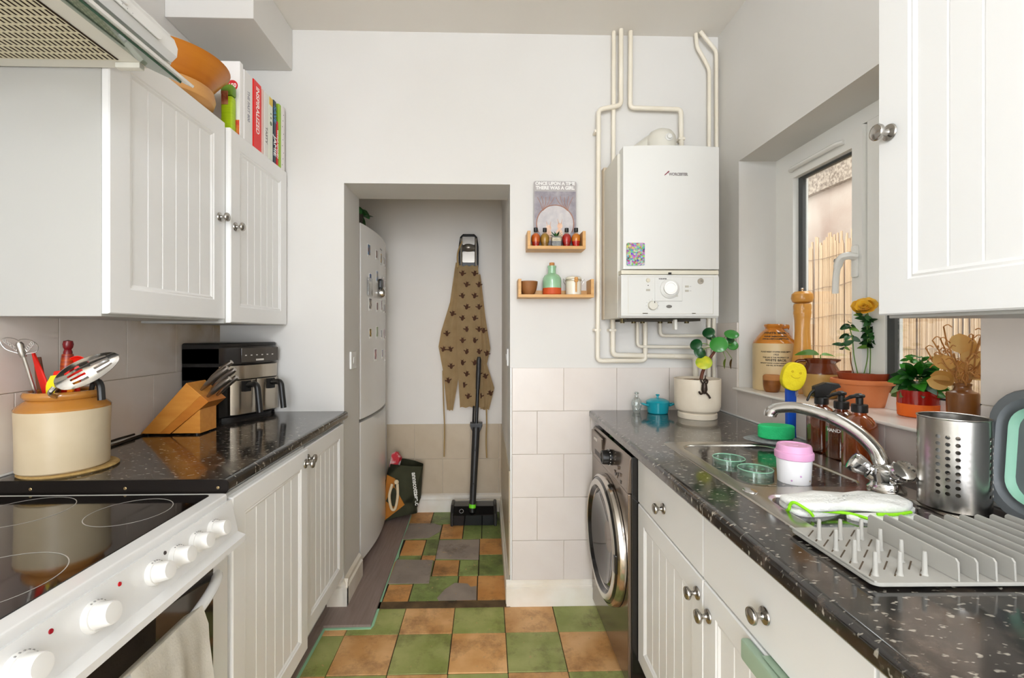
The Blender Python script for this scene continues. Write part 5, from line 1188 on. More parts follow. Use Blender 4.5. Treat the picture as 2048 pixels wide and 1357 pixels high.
# worktop
t = rsthing('worktop', 'speckled black granite effect worktop under the window with the sink', 'worktop', (.80, .9, .884))
wo = obj('slab', rs(prism(NB(), nosing(1.1055, .488), -.20, YB-.001, 'xz')), wt_m, t)
bool_diff(wo, (lambda b: (b.transform(chain(wo).inverted() @ RS), b)[1])(box(.615, .995, .655, 1.475, .80, 1.0)))
obj('back_seal', rs(box(1.098, 1.1075, -.2, YB-.001, .920, .926, bev=.002)), white_pl, t)
# sink
t = rsthing('kitchen_sink', 'stainless steel inset sink with bowl and drainer', 'sink', (.80, 1.0, .92))
ZS = .9235
def loop(bm, pts, z): return [bm.verts.new((x, y, z)) for x, y in pts]
def edges(bm, L): return [bm.edges.new((L[i], L[(i+1) % len(L)])) for i in range(len(L))]
bm = NB(); N = 6
outer = loop(bm, rr(.602, 1.012, .640, 1.490, .02, N), ZS); lip = loop(bm, rr(.598, 1.016, .636, 1.494, .024, N), .9203)
bo = loop(bm, rr(.634, .935, 1.048, 1.452, .050, N), ZS); dr = loop(bm, rr(.636, .952, .665, .998, .035, N), ZS)
def loft(a, b):
    for i in range(len(a)): bm.faces.new((a[i], a[(i+1) % len(a)], b[(i+1) % len(b)], b[i]))
loft(lip, outer)
bmesh.ops.triangle_fill(bm, edges=edges(bm, bo)+edges(bm, dr)+[e for e in bm.edges if e.verts[0] in outer and e.verts[1] in outer], use_beauty=True)
prev = bo
for ins, z in ((.003,.9226),(.008,.918),(.012,.905),(.022,.822),(.030,.812),(.045,.808)):
    cur = loop(bm, rr(.634+ins, .935-ins, 1.048+ins, 1.452-ins, .050, N), z); loft(prev, cur); prev = cur
bm.faces.new(prev)
prev = dr
for ins, z in ((.003,.9228),(.008,.9195),(.014,.9165),(.020,.9155)):
    cur = loop(bm, rr(.636+ins, .952-ins, .665+ins, .998-ins, .035, N), z); loft(prev, cur); prev = cur
bm.faces.new(prev)
bm.transform(RS); obj('basin', bm, sink_m, t, sharp=40)
for k in range(7):
    x = .690+k*.034; b = NB(); lathe(b, [(.005,0),(.004,.0018),(0,.0026)], M=T(x, .83, .9155) @ Matrix.Diagonal((1, 28, 1, 1)), n=14); obj('drainer_ridge', rs(b), sink_m, t)
b = NB(); lathe(b, [(.042,.0012),(.038,.0020),(.030,.0008),(0,.0004)], (.79, 1.26, .8078), 32); obj('waste', rs(b), chrome, t)
b = NB(); lathe(b, [(.018,.0),(.017,.002),(0,.003)], M=T(.626, 1.021, ZS) @ Matrix.Diagonal((.8, 1.1, 1, 1)), n=24); obj('overflow_cap', rs(b), chrome, t)
# tap
t = thing('mixer_tap', 'chrome swan neck mixer tap with two capped handles', 'tap', (.932, 1.030, .9237))
obj('base_body', lathe(NB(), [(0,0),(.036,0),(.037,.004),(.032,.010),(.029,.022),(.033,.036),(.031,.050),(.018,.058),(0,.059)], (.932, 1.030, .9238), 32), chrome, t)
obj('spout', tube(NB(), sm([(.933,1.037,.955),(.933,1.045,.985),(.931,1.065,1.013),(.916,1.100,1.045),(.887,1.145,1.071),(.847,1.200,1.085),(.815,1.237,1.080),(.801,1.252,1.066),(.799,1.254,1.055)], 6), [.0175]*8+[.0165]*16+[.0150]*16+[.0160]*9, 16), chrome, t)
for nm, p, d in (('far', Vector((.922,1.038,.950)), Vector((-.72,.45,.52))), ('near', Vector((.935,1.020,.950)), Vector((-.20,-.72,.55)))):
    d.normalize(); Q = Vector((0,0,1)).rotation_difference(d).to_matrix().to_4x4(); M = T(*p) @ Q
    obj('valve_arm', lathe(NB(), [(0,0),(.018,0),(.018,.018),(.0165,.022),(0,.023)], M=M, n=24), chrome, t)
    h = obj('handle', lathe(NB(), [(0,.024),(.015,.024),(.0185,.030),(.0235,.048),(.0245,.056),(.022,.060)], M=M, n=10), pm('chrome_handle', (226,226,228), .10, 1.0), t, sharp=20)
    obj('handle_cap', lathe(NB(), [(.0235,.057),(.0215,.062),(.012,.0645),(0,.065)], M=M, n=28), chrome, h)
# glasses in the bowl
zb = .8095
gg = glassy('green_glass', (206, 234, 218), .22, dens=.10, body=(196,226,208))
def mug(label, x, y, yaw):
    t = thing('glass_mug', label, 'mug', (x, y, zb), 0, 'green glass mugs in the sink')
    obj('cup', lathe(NB(), [(0,.006),(.034,.006),(.0385,.02),(.040,.07),(.0405,.123),(.0415,.125),(.0425,.123),(.0425,.07),(.0405,.012),(.036,0),(0,0)], (x, y, zb), 32), gg, t)
    obj('rim', tube(NB(), [(x+.0415*math.cos(a), y+.0415*math.sin(a), zb+.124) for a in [2*PI*i/32 for i in range(32)]], .0016, 6, closed=True), pm('green_glass_edge', (140,190,162), .1, coat=.5), t)
    d = Vector((math.cos(yaw), math.sin(yaw), 0)); c = Vector((x, y, zb))
    obj('handle', tube(NB(), sm([c+d*.042+Vector((0,0,.105)), c+d*.066+Vector((0,0,.105)), c+d*.074+Vector((0,0,.07)), c+d*.062+Vector((0,0,.035)), c+d*.041+Vector((0,0,.035))], 6), .0055, 10), pm('green_glass_handle', (160,206,180), .1, coat=.5), t)
mug('pale green glass mug nearest the sink corner', .690, 1.270, -.9); mug('pale green glass mug beside the pink lidded cup', .704, 1.166, .7)
# travel cup
cx, cy = .764, 1.104
t = thing('travel_cup', 'white travel cup with pink lid standing in the sink', 'cup', (cx, cy, zb))
cw = pm('cup_white', (240,238,240), .35); pk = pm('pink_silicone', (226, 166, 204), .4)
Hc = .150
cb = obj('cup', lathe(NB(), [(0,0),(.028,0),(.030,.003),(.0385,Hc+.020),(.0385,Hc+.022),(0,Hc+.022)], (cx, cy, zb), 40), cw, t)
obj('lid', lathe(NB(), [(.0390,Hc+.018),(.0420,Hc+.020),(.0425,Hc+.033),(.0410,Hc+.036),(.0390,Hc+.037),(.0375,Hc+.049),(.0355,Hc+.0525),(.030,Hc+.053),(.028,Hc+.0505),(.010,Hc+.0505),(.008,Hc+.052),(0,Hc+.052)], (cx, cy, zb), 40), pk, t)
for k in range(12):
    a = -PI/2-.9+k*.17; z = .06+.085*((k*5) % 7)/7; r = .030+.0085*z/.17+.0008
    M = T(cx, cy, zb) @ Matrix.Rotation(a, 4, 'Z') @ T(r, 0, z) @ Matrix.Rotation(PI/2, 4, 'Y')
    obj('star_print', lathe(NB(), [(0,.0004),(.0026,.0004),(.0026,0)], M=M, n=4), pm('star%d' % (k % 3), ((120,110,120),(196,150,196),(170,150,110))[k % 3], .5), cb)
# sponge pad and sponges
gs = pm('grey_scourer', (146, 148, 146), .8, n2=(112,114,112), nscale=80, namt=.5, bump=.5, bscale=200)
b = NB(); lathe(b, [(0,-.008),(.085,-.006),(.098,0),(.085,.006),(0,.009)], M=T(.955, 1.468, .9335) @ Matrix.Rotation(.12, 4, 'X') @ Matrix.Rotation(-.25, 4, 'Z') @ Matrix.Diagonal((1,.42,.9,1)), n=36)
tag(obj('scouring_pad', b, gs), 'grey scouring pad lying under the green sponge', 'scourer')
b = NB(); lathe(b, [(0,0),(.052,0),(.056,.004),(.056,.038),(.052,.042),(0,.042)], M=T(.952, 1.462, .9435) @ Matrix.Rotation(-.1, 4, 'Z') @ Matrix.Diagonal((1,.62,1,1)), n=36)
tag(obj('green_sponge', b, pm('green_foam', (48, 200, 124), .85, n2=(34,184,108), nscale=60, namt=.6, bump=.5, bscale=240)), 'bright green oval sponge behind the sink bowl', 'sponge')
t = thing('dish_wand', 'yellow smiling sponge on a blue dish brush handle', 'brush', (1.045, 1.520, .9203))
bl_ = pm('blue_plastic', (18, 74, 176), .35)
b = prism(NB(), [(1.022,.921),(1.058,.921),(1.056,.96),(1.058,1.10),(1.024,1.10),(1.026,.96)], 1.512, 1.530, 'xz', bev=.005); obj('handle', b, bl_, t)
obj('clear_clip', box(1.050, 1.062, 1.511, 1.531, 1.070, 1.105, bev=.003), glassy('acrylic', (0,0,0)), t)
M = T(1.043, 1.512, 1.140) @ Matrix.Rotation(-.30, 4, 'Z') @ Matrix.Rotation(.22, 4, 'Y')
b = prism(NB(), [(x*.035, z*.048) for x, z in [(math.copysign(abs(math.cos(a))**.8, math.cos(a)), math.copysign(abs(math.sin(a))**.9, math.sin(a))) for a in [2*PI*i/36 for i in range(36)]]], -.017, .017, 'xz', bev=.005, bseg=3); b.transform(M)
yf = pm('yellow_foam', (240, 220, 40), .85, n2=(228,204,28), nscale=60, namt=.6, bump=.6, bscale=240)
sp = obj('sponge_head', b, yf, t)
dent = pm('yellow_dent', (206, 176, 24), .9)
for s in (-1, 1):
    b = NB(); lathe(b, [(0,.0005),(.004,.0005),(.0045,0)], n=14, M=M @ T(.002+s*.012, -.017, .016) @ axm('-y')); obj('eye_dent', b, dent, sp)
b = tube(NB(), [(.002+.014*math.cos(a), -.0170, .006+.010*math.sin(a)) for a in [PI*1.12+i*PI*.76/10 for i in range(11)]], .0014, 6); b.transform(M); obj('smile_dent', b, dent, sp)
# amber bottles
amb = glassy('amber_glass', (176, 96, 36), .16, rough=.03, dens=.25, body=(140, 66, 16))
amb2 = glassy('amber_glass_light', (216, 130, 48), .14, rough=.03, dens=.25, body=(196, 96, 20))
def amber(label, x, y, m, kind, yaw=PI, s=1.0):
    t = thing('amber_bottle', label, 'bottle', (x, y, .9203), 0, 'amber glass bottles behind the sink')
    z = .9203
    obj('bottle', lathe(NB(), [(0,0),(.034*s,0),(.0385*s,.004),(.0395*s,.012),(.0395*s,.100*s),(.037*s,.116*s),(.026*s,.133*s),(.016*s,.140*s),(.0145*s,.150*s)], (x, y, z), 32), m, t)
    h = .148*s
    obj('collar', lathe(NB(), [(.0150,h-.002),(.0185,h-.002),(.0190,h),(.0190,h+.018),(.0175,h+.020),(0,h+.020)], (x, y, z), 24), black_pl, t)
    d = Vector((math.cos(yaw), math.sin(yaw), 0)); n_ = Vector((-d.y, d.x, 0)); c = Vector((x, y, z))
    if kind == 'pump':
        obj('pump_stem', cyl(NB(), (x, y, z+h+.0195), .0085, .018, n=16), black_pl, t)
        obj('pump_head', tube(NB(), sm([c-d*.011+Vector((0,0,h+.042)), c+Vector((0,0,h+.043)), c+d*.020+Vector((0,0,h+.040)), c+d*.038+Vector((0,0,h+.031))], 5), [.006]*4+[.009]*4+[.0065]*4+[.005]*4, 10, flat=.8), black_pl, t)
    else:
        pr = [(-.026,h+.020),(-.020,h+.040),(-.024,h+.052),(.010,h+.066),(.044,h+.063),(.050,h+.052),(.030,h+.046),(.020,h+.040),(.014,h+.020)]
        bm = NB(); A = [bm.verts.new(c-d*p[0]*-1-n_*.012+Vector((0,0,p[1]))) for p in pr]; B = [bm.verts.new(c+d*p[0]+n_*.012+Vector((0,0,p[1]))) for p in pr]
        bm.faces.new(A); bm.faces.new(B)
        for i in range(len(pr)): bm.faces.new((A[i], A[(i+1) % len(pr)], B[(i+1) % len(pr)], B[i]))
        bmesh.ops.bevel(bm, geom=bm.edges[:], offset=.002, segments=1, affect='EDGES')
        obj('spray_head', bm, black_pl, t)
        obj('trigger', tube(NB(), sm([c-d*.014+Vector((0,0,h+.046)), c-d*.030+Vector((0,0,h+.030)), c-d*.040+Vector((0,0,h+.006))], 5), [.006]*5+[.005]*5+[.004], 8, flat=.7), black_pl, t)
    return t
amber('dark amber spray bottle with black trigger behind the tap', 1.046, 1.385, amb, 'spray', yaw=-.25)
hb = amber('dark amber pump bottle in the middle with white lettering', 1.040, 1.298, amb, 'pump', yaw=PI*.95)
amber('light amber pump bottle nearest the tap base', 1.024, 1.215, amb2, 'pump', yaw=PI*.95, s=1.03)
def bend_r(r):
    def f(v):
        a = v.co.x/r; zz = v.co.z; v.co.x = (r+zz)*math.sin(a); v.co.z = (r+zz)*math.cos(a)-r
    return f
th = math.atan2(-1.285, -1.036)
text('bottle_text', 'HAND WASH', .0130, pm('label_white', (232,230,226), .5), hb, T(1.040, 1.298, .9203+.085) @ Matrix.Rotation(th+PI/2, 4, 'Z') @ Matrix.Rotation(PI/2, 4, 'X') @ T(0, 0, .0398), bend=bend_r(.0398), off=.0003)
# cloth on the drainer
cl = pm('white_microfibre', (240, 240, 236), .95, bump=.5, bscale=220); lime = pm('lime_piping', (150, 230, 30), .8)
t = thing('dish_cloth', 'folded white dish cloth with lime green edging on the drainer', 'cloth', (.73, .90, .917))
def slab(P, z0, z1, mat, nm, wob=.003):
    bm = NB(); n = len(P); c = Vector((sum(p[0] for p in P)/n, sum(p[1] for p in P)/n, 0)); R = []
    for f, z in ((.94,z0),(1.0,z0+.25*(z1-z0)),(1.0,z0+.75*(z1-z0)),(.93,z1-.0008),(.6,z1+.001),(.25,z1+.002)):
        R.append([bm.verts.new((c.x+(p[0]-c.x)*f, c.y+(p[1]-c.y)*f, z+(wob*math.sin(i*1.9+f*5) if f < .99 and z > z0 else 0))) for i, p in enumerate(P)])
    bm.faces.new(R[0]); bm.faces.new(R[-1])
    for a, b in zip(R, R[1:]):
        for i in range(n): bm.faces.new((a[i], a[(i+1) % n], b[(i+1) % n], b[i]))
    return obj(nm, bm, mat, t, sharp=70)
Pc = [p[:2] for p in sm([(.640,.968,0),(.622,.915,0),(.640,.888,0),(.700,.893,0),(.748,.912,0),(.800,.908,0),(.865,.900,0),(.885,.915,0),(.868,.945,0),(.820,.972,0),(.735,.978,0)], 3, closed=True)]
slab([(p[0], p[1]) for p in Pc], .9165, .932, cl, 'lower_fold')
Pd = [p[:2] for p in sm([(.628,.948,0),(.622,.905,0),(.650,.880,0),(.735,.886,0),(.812,.868,0),(.862,.892,0),(.868,.925,0),(.830,.952,0),(.735,.958,0)], 3, closed=True)]
slab([(p[0], p[1]) for p in Pd], .9325, .948, cl, 'upper_fold')
Pe = [p[:2] for p in sm([(.720,.888,0),(.735,.858,0),(.800,.850,0),(.850,.865,0),(.855,.885,0),(.80,.890,0)], 3, closed=True)]
slab([(p[0], p[1]) for p in Pe], .9165, .929, cl, 'front_fold', .001)
for pts in ([(.6195,.918,.921),(.618,.908,.929),(.6185,.905,.939),(.622,.898,.946),(.630,.884,.942),(.640,.878,.934),(.646,.878,.926)], [(.648,.884,.936),(.69,.889,.930),(.722,.882,.929),(.735,.858,.930),(.752,.850,.924)], [(.765,.866,.9335),(.80,.862,.9345),(.835,.868,.936)]):
    obj('piping', tube(NB(), sm(pts, 5), .0030, 8), lime, t)
# drying rack
rk = pm('grey_silicone', (176, 174, 168), .5, n2=(166,163,156), nscale=12, namt=.6)
t = rsthing('drying_rack', 'grey silicone drying rack with fins and pegs at the sink edge', 'dish rack', (.78, .71, .9237))
RX0, RX1, RY0, RY1 = .580, .985, .626, .812
obj('tray', rs(prism(NB(), rr(RX0, RX1, RY0, RY1, .012), .9240, .9300, bev=.0015)), rk, t)
obj('rim', rs(prism(NB(), [(RX0,RY0),(RX0+.004,RY0),(RX0+.004,RY1),(RX0,RY1)], .9301, .9335, bev=.001)), rk, t)
x = .704
while x < RX1-.01:
    b = prism(NB(), [(RY0+.002,.9300),(RY0+.003,.957),(RY0+.007,.9615),(RY1-.030,.9650),(RY1-.026,.961),(RY1-.024,.9300)], x, x+.0036, 'yz', bev=.0012); obj('fin', rs(b), rk, t); x += .0275
for i in range(3):
    for j in range(4):
        px, py = .600+i*.037, .648+j*.0385
        obj('peg', rs(lathe(NB(), [(.0052,.9300),(.0036,.934),(.0030,.962),(.0024,.9645),(0,.965)], (px, py, 0), 12)), rk, t)
sd_ = pm('slot_dark', (92, 78, 62), .8)
for k in range(9):
    y = RY0+.018+k*.0185
    for x0 in (.588, .626, .664):
        if y+.034 > RY1-.004: continue
        b = box(0, .036, -.0010, .0010, .9301, .9305); b.transform(T(x0, y, 0) @ Matrix.Rotation(.75, 4, 'Z')); obj('drain_slot', rs(b), sd_, t)
# cutlery holder: punched steel drum
t = thing('cutlery_holder', 'perforated stainless steel cutlery drum behind the drying rack', 'utensil holder', (.982, .926, .9237))
hx, hy, hr, hz0, hz1 = .982, .926, .057, .9260, 1.112
bm = NB(); cols_, rows_ = 24, 13; V = {}
ch = (hz1-hz0)/rows_
def cp_(a, z): return (hx+hr*math.cos(a), hy+hr*math.sin(a), z)
for i in range(cols_):
    a0 = 2*PI*i/cols_+.22; a1 = 2*PI*(i+1)/cols_+.22; ac = (a0+a1)/2; hol = (i % 6) in (0, 1, 2)
    for j in range(rows_):
        z0 = hz0+j*ch; z1 = z0+ch; zc = (z0+z1)/2
        sq = []
        for k in range(8):
            th = PI/4*k; u = max(-1, min(1, 1.4142*math.cos(th))); v = max(-1, min(1, 1.4142*math.sin(th))); sq.append((ac+u*(a1-a0)/2, zc+v*ch/2))
        o = [bm.verts.new(cp_(a, z)) for a, z in sq]
        if hol and 2 <= j <= 10:
            c = [bm.verts.new(cp_(ac+math.cos(PI/4*k)*.0042/hr, zc+math.sin(PI/4*k)*.0042)) for k in range(8)]
            for k in range(8): bm.faces.new((o[k], o[(k+1) % 8], c[(k+1) % 8], c[k]))
        else: bm.faces.new(o)
bmesh.ops.remove_doubles(bm, verts=bm.verts, dist=2e-5); bmesh.ops.recalc_face_normals(bm, faces=bm.faces)
bmesh.ops.solidify(bm, geom=bm.faces[:], thickness=.0012)
obj('perforated_wall', bm, steel, t, sharp=40)
obj('bottom', lathe(NB(), [(0,.9245),(hr-.004,.9245),(hr-.0005,.9275),(hr-.003,.9285),(0,.9275)], (hx, hy, 0), 40), steel, t)
obj('rolled_rim', tube(NB(), [(hx+hr*math.cos(a), hy+hr*math.sin(a), hz1) for a in [2*PI*i/48 for i in range(48)]], .0018, 8, closed=True), steel, t)
# folding basin leaning on the wall
t = thing('folding_basin', 'grey and mint collapsible washing up bowl leaning by the wall', 'basin', (1.04, .70, .92))
gb = pm('basin_grey', (104, 108, 110), .5); mb = pm('basin_mint', (140, 188, 164), .5)
def ringloft(spec, mat, nm):
    bm = NB(); prev = None
    for x, ins, r in spec:
        cur = [bm.verts.new((x, y, z)) for y, z in rr(.500+ins, .905-ins, .925+ins, 1.180-ins, max(.01, r-ins*.5), 7)]
        if prev:
            for i in range(len(cur)): bm.faces.new((prev[i], prev[(i+1) % len(cur)], cur[(i+1) % len(cur)], cur[i]))
        prev = cur
    bm.transform(T(1.04,0,.92) @ Matrix.Rotation(math.radians(4), 4, 'Y') @ T(-1.04,0,-.92)); return obj(nm, bm, mat, t, sharp=50)
ringloft([(1.032,.004,.07),(1.024,.0,.07),(1.018,.003,.07),(1.018,.016,.07),(1.024,.020,.07),(1.034,.022,.07),(1.040,.031,.07)], gb, 'outer_rim')
ringloft([(1.040,.030,.07),(1.026,.032,.07),(1.022,.034,.06),(1.026,.039,.06),(1.040,.042,.06)], mb, 'mint_fold')
bmf = NB(); prism(bmf, rr(.541,.864,.966,1.139,.04), 1.036, 1.046, 'yz'); bmf.transform(T(1.04,0,.92) @ Matrix.Rotation(math.radians(4), 4, 'Y') @ T(-1.04,0,-.92)); obj('floor_panel', bmf, gb, t)

# ------------------------------------------------------------------ far end of right worktop
skull_bottle('small clear empty skull bottle beside the teal casserole', .694, 2.072, .9203, (0,0,0), (0,0,0), clear=True, s=1.10, cap=False)
t = thing('mini_casserole', 'small teal lidded casserole dish on the worktop corner', 'pot', (.786, 2.055, .9203)); tl_ = pm('teal_enamel', (24, 150, 166), .16, coat=.4)
c = (.786, 2.055, .9203)
obj('body', lathe(NB(), [(0,0),(.042,0),(.045,.003),(.0505,.040),(.0515,.048),(.048,.048),(.044,.01),(0,.008)], c, 36), tl_, t)
ld = obj('lid', lathe(NB(), [(.0525,.0485),(.0530,.052),(.048,.058),(.030,.066),(.008,.0695),(0,.070)], c, 36), tl_, t)
obj('lid_knob', lathe(NB(), [(0,.070),(.005,.070),(.0045,.077),(.0090,.081),(.0090,.084),(.006,.086),(0,.0865)], c, 20), tl_, ld)
for s in (-1, 1): obj('handle', tube(NB(), sm([(c[0]+s*.048,c[1]-.018,c[2]+.036),(c[0]+s*.068,c[1]-.012,c[2]+.042),(c[0]+s*.070,c[1]+.008,c[2]+.042),(c[0]+s*.048,c[1]+.018,c[2]+.036)], 5), .0048, 8), tl_, t)
# planter with pilea
px, py = .918, 1.945; z = .9203
t = thing('potted_pilea', 'round leaved pilea in a big cream planter by the boiler pipes', 'plant', (px, py, z))
cp2 = pm('planter_cream', (228, 216, 196), .5, n2=(220,206,184), nscale=20, namt=.5)
obj('planter', lathe(NB(), [(.050,.026),(.076,.026),(.088,.036),(.093,.055),(.0945,.165),(.0945,.170),(.089,.170),(.088,.150),(0,.150)], (px, py, z), 48), cp2, t)
obj('saucer', lathe(NB(), [(0,0),(.078,0),(.080,.003),(.080,.020),(.076,.0255),(0,.0255)], (px, py, z), 48), cp2, t)
obj('soil', lathe(NB(), [(.0885,.155),(.06,.162),(.02,.166),(0,.166)], (px, py, z), 30), pm('potting_soil', (74,50,34), .95, n2=(190,160,130), nscale=90, namt=.25, bump=.9, bscale=120), t)
stp = sm([(.925,1.93,1.075),(.935,1.93,1.12),(.955,1.925,1.165),(.980,1.92,1.205),(.985,1.918,1.225)], 5)
obj('stem', tube(NB(), stp, [.0075-.0001*i for i in range(len(stp))], 8), pm('pilea_stem', (104, 58, 38), .7), t)
pl = [pm('pilea_green', (44, 118, 44), .25, n2=(62,140,56), nscale=16, namt=.5, coat=.3), pm('pilea_dark', (22, 72, 34), .3, coat=.3), pm('pilea_yellow', (226, 208, 44), .35, n2=(110,160,50), nscale=22, namt=.5)]
br_ = pm('dry_leaf', (112,84,40), .7)
top = Vector((.982,1.919,1.220)); camd = Vector((0,0,1.29))
def disc_leaf(cx, cy, cz, r, m, tilt=(0,0), parent=t, from_=None):
    p = Vector((cx, cy, cz)); nrm = ((camd-p).normalized()+Vector((tilt[0], 0, .5+tilt[1]))).normalized()
    Q = Vector((0,0,1)).rotation_difference(nrm).to_matrix().to_4x4(); M = T(*p) @ Q
    b = NB(); lathe(b, [(0,.004*r/.03),(r*.55,.003*r/.03),(r*.9,0),(r,-.003),(r*.98,-.004),(0,.002)], M=M, n=22)
    lf = obj('leaf', b, m, parent); f = Vector(from_) if from_ else top
    obj('petiole', tube(NB(), sm([f, f.lerp(p, .5)+Vector((0,0,.012)), p-nrm*.001], 5), .0014, 6), pm('petiole_green', (120,150,60), .5), lf)
disc_leaf(.960,1.93,1.290,.026,pl[1],(-.3,.2)); disc_leaf(.975,1.94,1.272,.020,pl[1],(.2,.5)); disc_leaf(1.045,1.90,1.284,.029,pl[0],(.2,.6)); disc_leaf(1.050,1.915,1.262,.018,pl[1],(.6,0))
disc_leaf(.975,1.872,1.240,.036,pl[0],(-.1,.0)); disc_leaf(.900,1.92,1.238,.026,pl[1],(-.5,.0)); disc_leaf(.912,1.905,1.205,.027,pl[1],(.5,-.1)); disc_leaf(.918,1.885,1.164,.033,pl[2],(0,.1),from_=(.945,1.925,1.14)); disc_leaf(1.066,1.93,1.236,.024,pl[0],(.3,-.1))
dl = leafset('dry', [pm('drying_green', (120,140,50), .5), br_], L=.045, W=.012, curl=.2)
for k, (p, m) in enumerate((((1.028,1.915,1.178), 0), ((1.066,1.935,1.175), 1))):
    f = top; put_leaf(dl[m], t, p, 2.5, -1.3, .3, 1); obj('petiole', tube(NB(), sm([f, f.lerp(Vector(p), .6)+Vector((0,0,.02)), p], 5), .0013, 6), pm('petiole_green', (0,0,0)), t)
# small dark figure hooked on the planter rim
t = thing('pot_hanger', 'dark bronze rabbit figure climbing over the planter rim', 'ornament', (.897, 1.85, 1.02)); bz = pm('dark_bronze', (58, 46, 38), .4, .5)
yb_ = 1.838
pts = [(.897,yb_,1.068)]
obj('body', lathe(NB(), [(0,-.028),(.008,-.024),(.0125,-.008),(.0105,.010),(.007,.020),(0,.023)], (.899, yb_+.004, 1.062), 16), bz, t)
obj('head', lathe(NB(), [(0,-.008),(.007,-.003),(.007,.004),(0,.010)], (.902, yb_+.006, 1.090), 14), bz, t)
obj('ear', tube(NB(), [(.904,yb_+.006,1.098),(.906,yb_+.010,1.112)], [.003,.0015], 8), bz, t)
for p in ([(.892,yb_+.004,1.078),(.886,yb_+.006,1.090),(.890,yb_+.014,1.095)], [(.908,yb_+.004,1.076),(.914,yb_+.006,1.088),(.912,yb_+.014,1.095)]): obj('arm', tube(NB(), sm(p, 4), .0032, 8), bz, t)
for p in ([(.894,yb_+.002,1.042),(.882,yb_,1.036),(.874,yb_-.002,1.046)], [(.904,yb_+.002,1.042),(.914,yb_,1.030),(.920,yb_-.003,1.018)]): obj('leg', tube(NB(), sm(p, 4), .0040, 8), bz, t)

# ------------------------------------------------------------------ washing machine
gp = pm('graphite_metal', (128, 114, 102), .14, .75); blk = pm('machine_black', (22,20,19), .2, coat=.4)
t = thing('washing_machine', 'graphite front loading washing machine under the worktop', 'washing machine', (.78, 1.83, 0))
WX = .502; WY0, WY1 = 1.588, 2.132
obj('body', box(WX+.012, 1.06, WY0, WY1, .012, .848, bev=.004), blk, t)
fp_ = obj('front_panel', box(WX, WX+.012, WY0, WY1, .030, .716, bev=.004), gp, t)
obj('control_fascia', prism(NB(), [(WX+.012,.718),(WX-.001,.718),(WX-.003,.735),(WX+.006,.838),(WX+.012,.847)], WY0, WY1, 'xz', bev=.002), gp, t)
for x in (.56, 1.0):
    for y in (WY0+.05, WY1-.05): obj('foot', cyl(NB(), (x, y, .001), .018, .012, n=14), black_pl, t)
dy, dz = 1.848, .450
d = obj('door_ring', lathe(NB(), [(.232,0),(.246,.010),(.244,.020),(.230,.034),(.205,.040),(.200,.036),(.190,.020),(.180,.012),(.175,0)], (WX, dy, dz), 64, '-x'), blk, t)
obj('outer_trim', lathe(NB(), [(.237,.030),(.246,.024),(.250,.012),(.250,.002),(.243,.002)], (WX, dy, dz), 64, '-x'), pm('bright_trim', (196,190,182), .15, 1), d)
obj('inner_trim', lathe(NB(), [(.190,.0205),(.205,.041),(.224,.038),(.226,.036),(.205,.0400)], (WX, dy, dz), 64, '-x'), pm('silver_trim', (206,202,196), .22, .9), d)
obj('porthole_glass', lathe(NB(), [(.188,.020),(.170,.030),(.12,.012),(.06,.0),(0,-.004)], (WX, dy, dz), 48, '-x'), pm('dark_glass', (40,34,30), .03, coat=.6), d)
obj('door_pull', box(WX-.040, WX-.026, dy-.232, dy-.200, dz-.035, dz+.035, bev=.006), blk, d)
ky = 1.815
kb = obj('programme_knob', lathe(NB(), [(0,0),(.031,0),(.031,.012),(.0285,.014),(.0275,.034),(.0255,.037),(.019,.037),(.018,.034),(0,.034)], (WX+.001, ky, .785), 32, '-x'), black_pl, t)
for k in range(14):
    a = 2*PI*k/14; obj('knob_mark', box(WX-.009, WX-.006, ky+.0302*math.cos(a)-.0015, ky+.0302*math.cos(a)+.0022, .785+.0302*math.sin(a)-.0015, .785+.0302*math.sin(a)+.0022), pm('mark_white', (220,216,208), .5), kb)
obj('detergent_drawer', prism(NB(), rr(1.935, 2.120, .735, .835, .006), WX-.006, WX+.004, 'yz', bev=.003), gp, t)
obj('drawer_grip', box(WX-.0068, WX-.005, 1.955, 2.05, .738, .760, bev=.0005, seg=1), pm('grip_dark', (70,62,56), .4), t)  # dark strip along the lower edge of the drawer
obj('brand_plate', box(WX-.0075, WX-.006, 2.015, 2.065, .800, .812), pm('plate_silver', (206,200,190), .3, .5), t)
bmk = pm('button_dark', (60,54,50), .3)
for k, (y, z_) in enumerate(((1.705,.776),(1.700,.752),(1.675,.758),(1.73,.744),(1.715,.740),(1.665,.735),(1.745,.749))): obj('button', box(WX-.005, WX+.004, y-.006, y+.006, z_-.006, z_+.006, bev=.001, seg=1), bmk if k % 2 else gp, t)
# things squeezed on top of the machine
t = thing('carrier_bag', 'green and white folded carrier bag tucked on the washing machine', 'bag', (.6, 1.95, .849))
for k, c_ in enumerate(((70,120,60), (232,232,226), (96,150,80))):
    z_ = .8505+k*.004; bm = NB(); P = [(.545+.010*math.sin(i*.8+k)-.012*k, 2.10-.022*i, z_+.006*math.sin(i*.5)+.004) for i in range(16)]
    a = [bm.verts.new(p) for p in P]; b = [bm.verts.new((.70, p[1], p[2])) for p in P]
    for i in range(15): bm.faces.new((a[i], a[i+1], b[i+1], b[i]))
    bmesh.ops.solidify(bm, geom=bm.faces[:], thickness=.0012); obj('fold', bm, pm('bag_fold%d' % k, c_, .5), t)

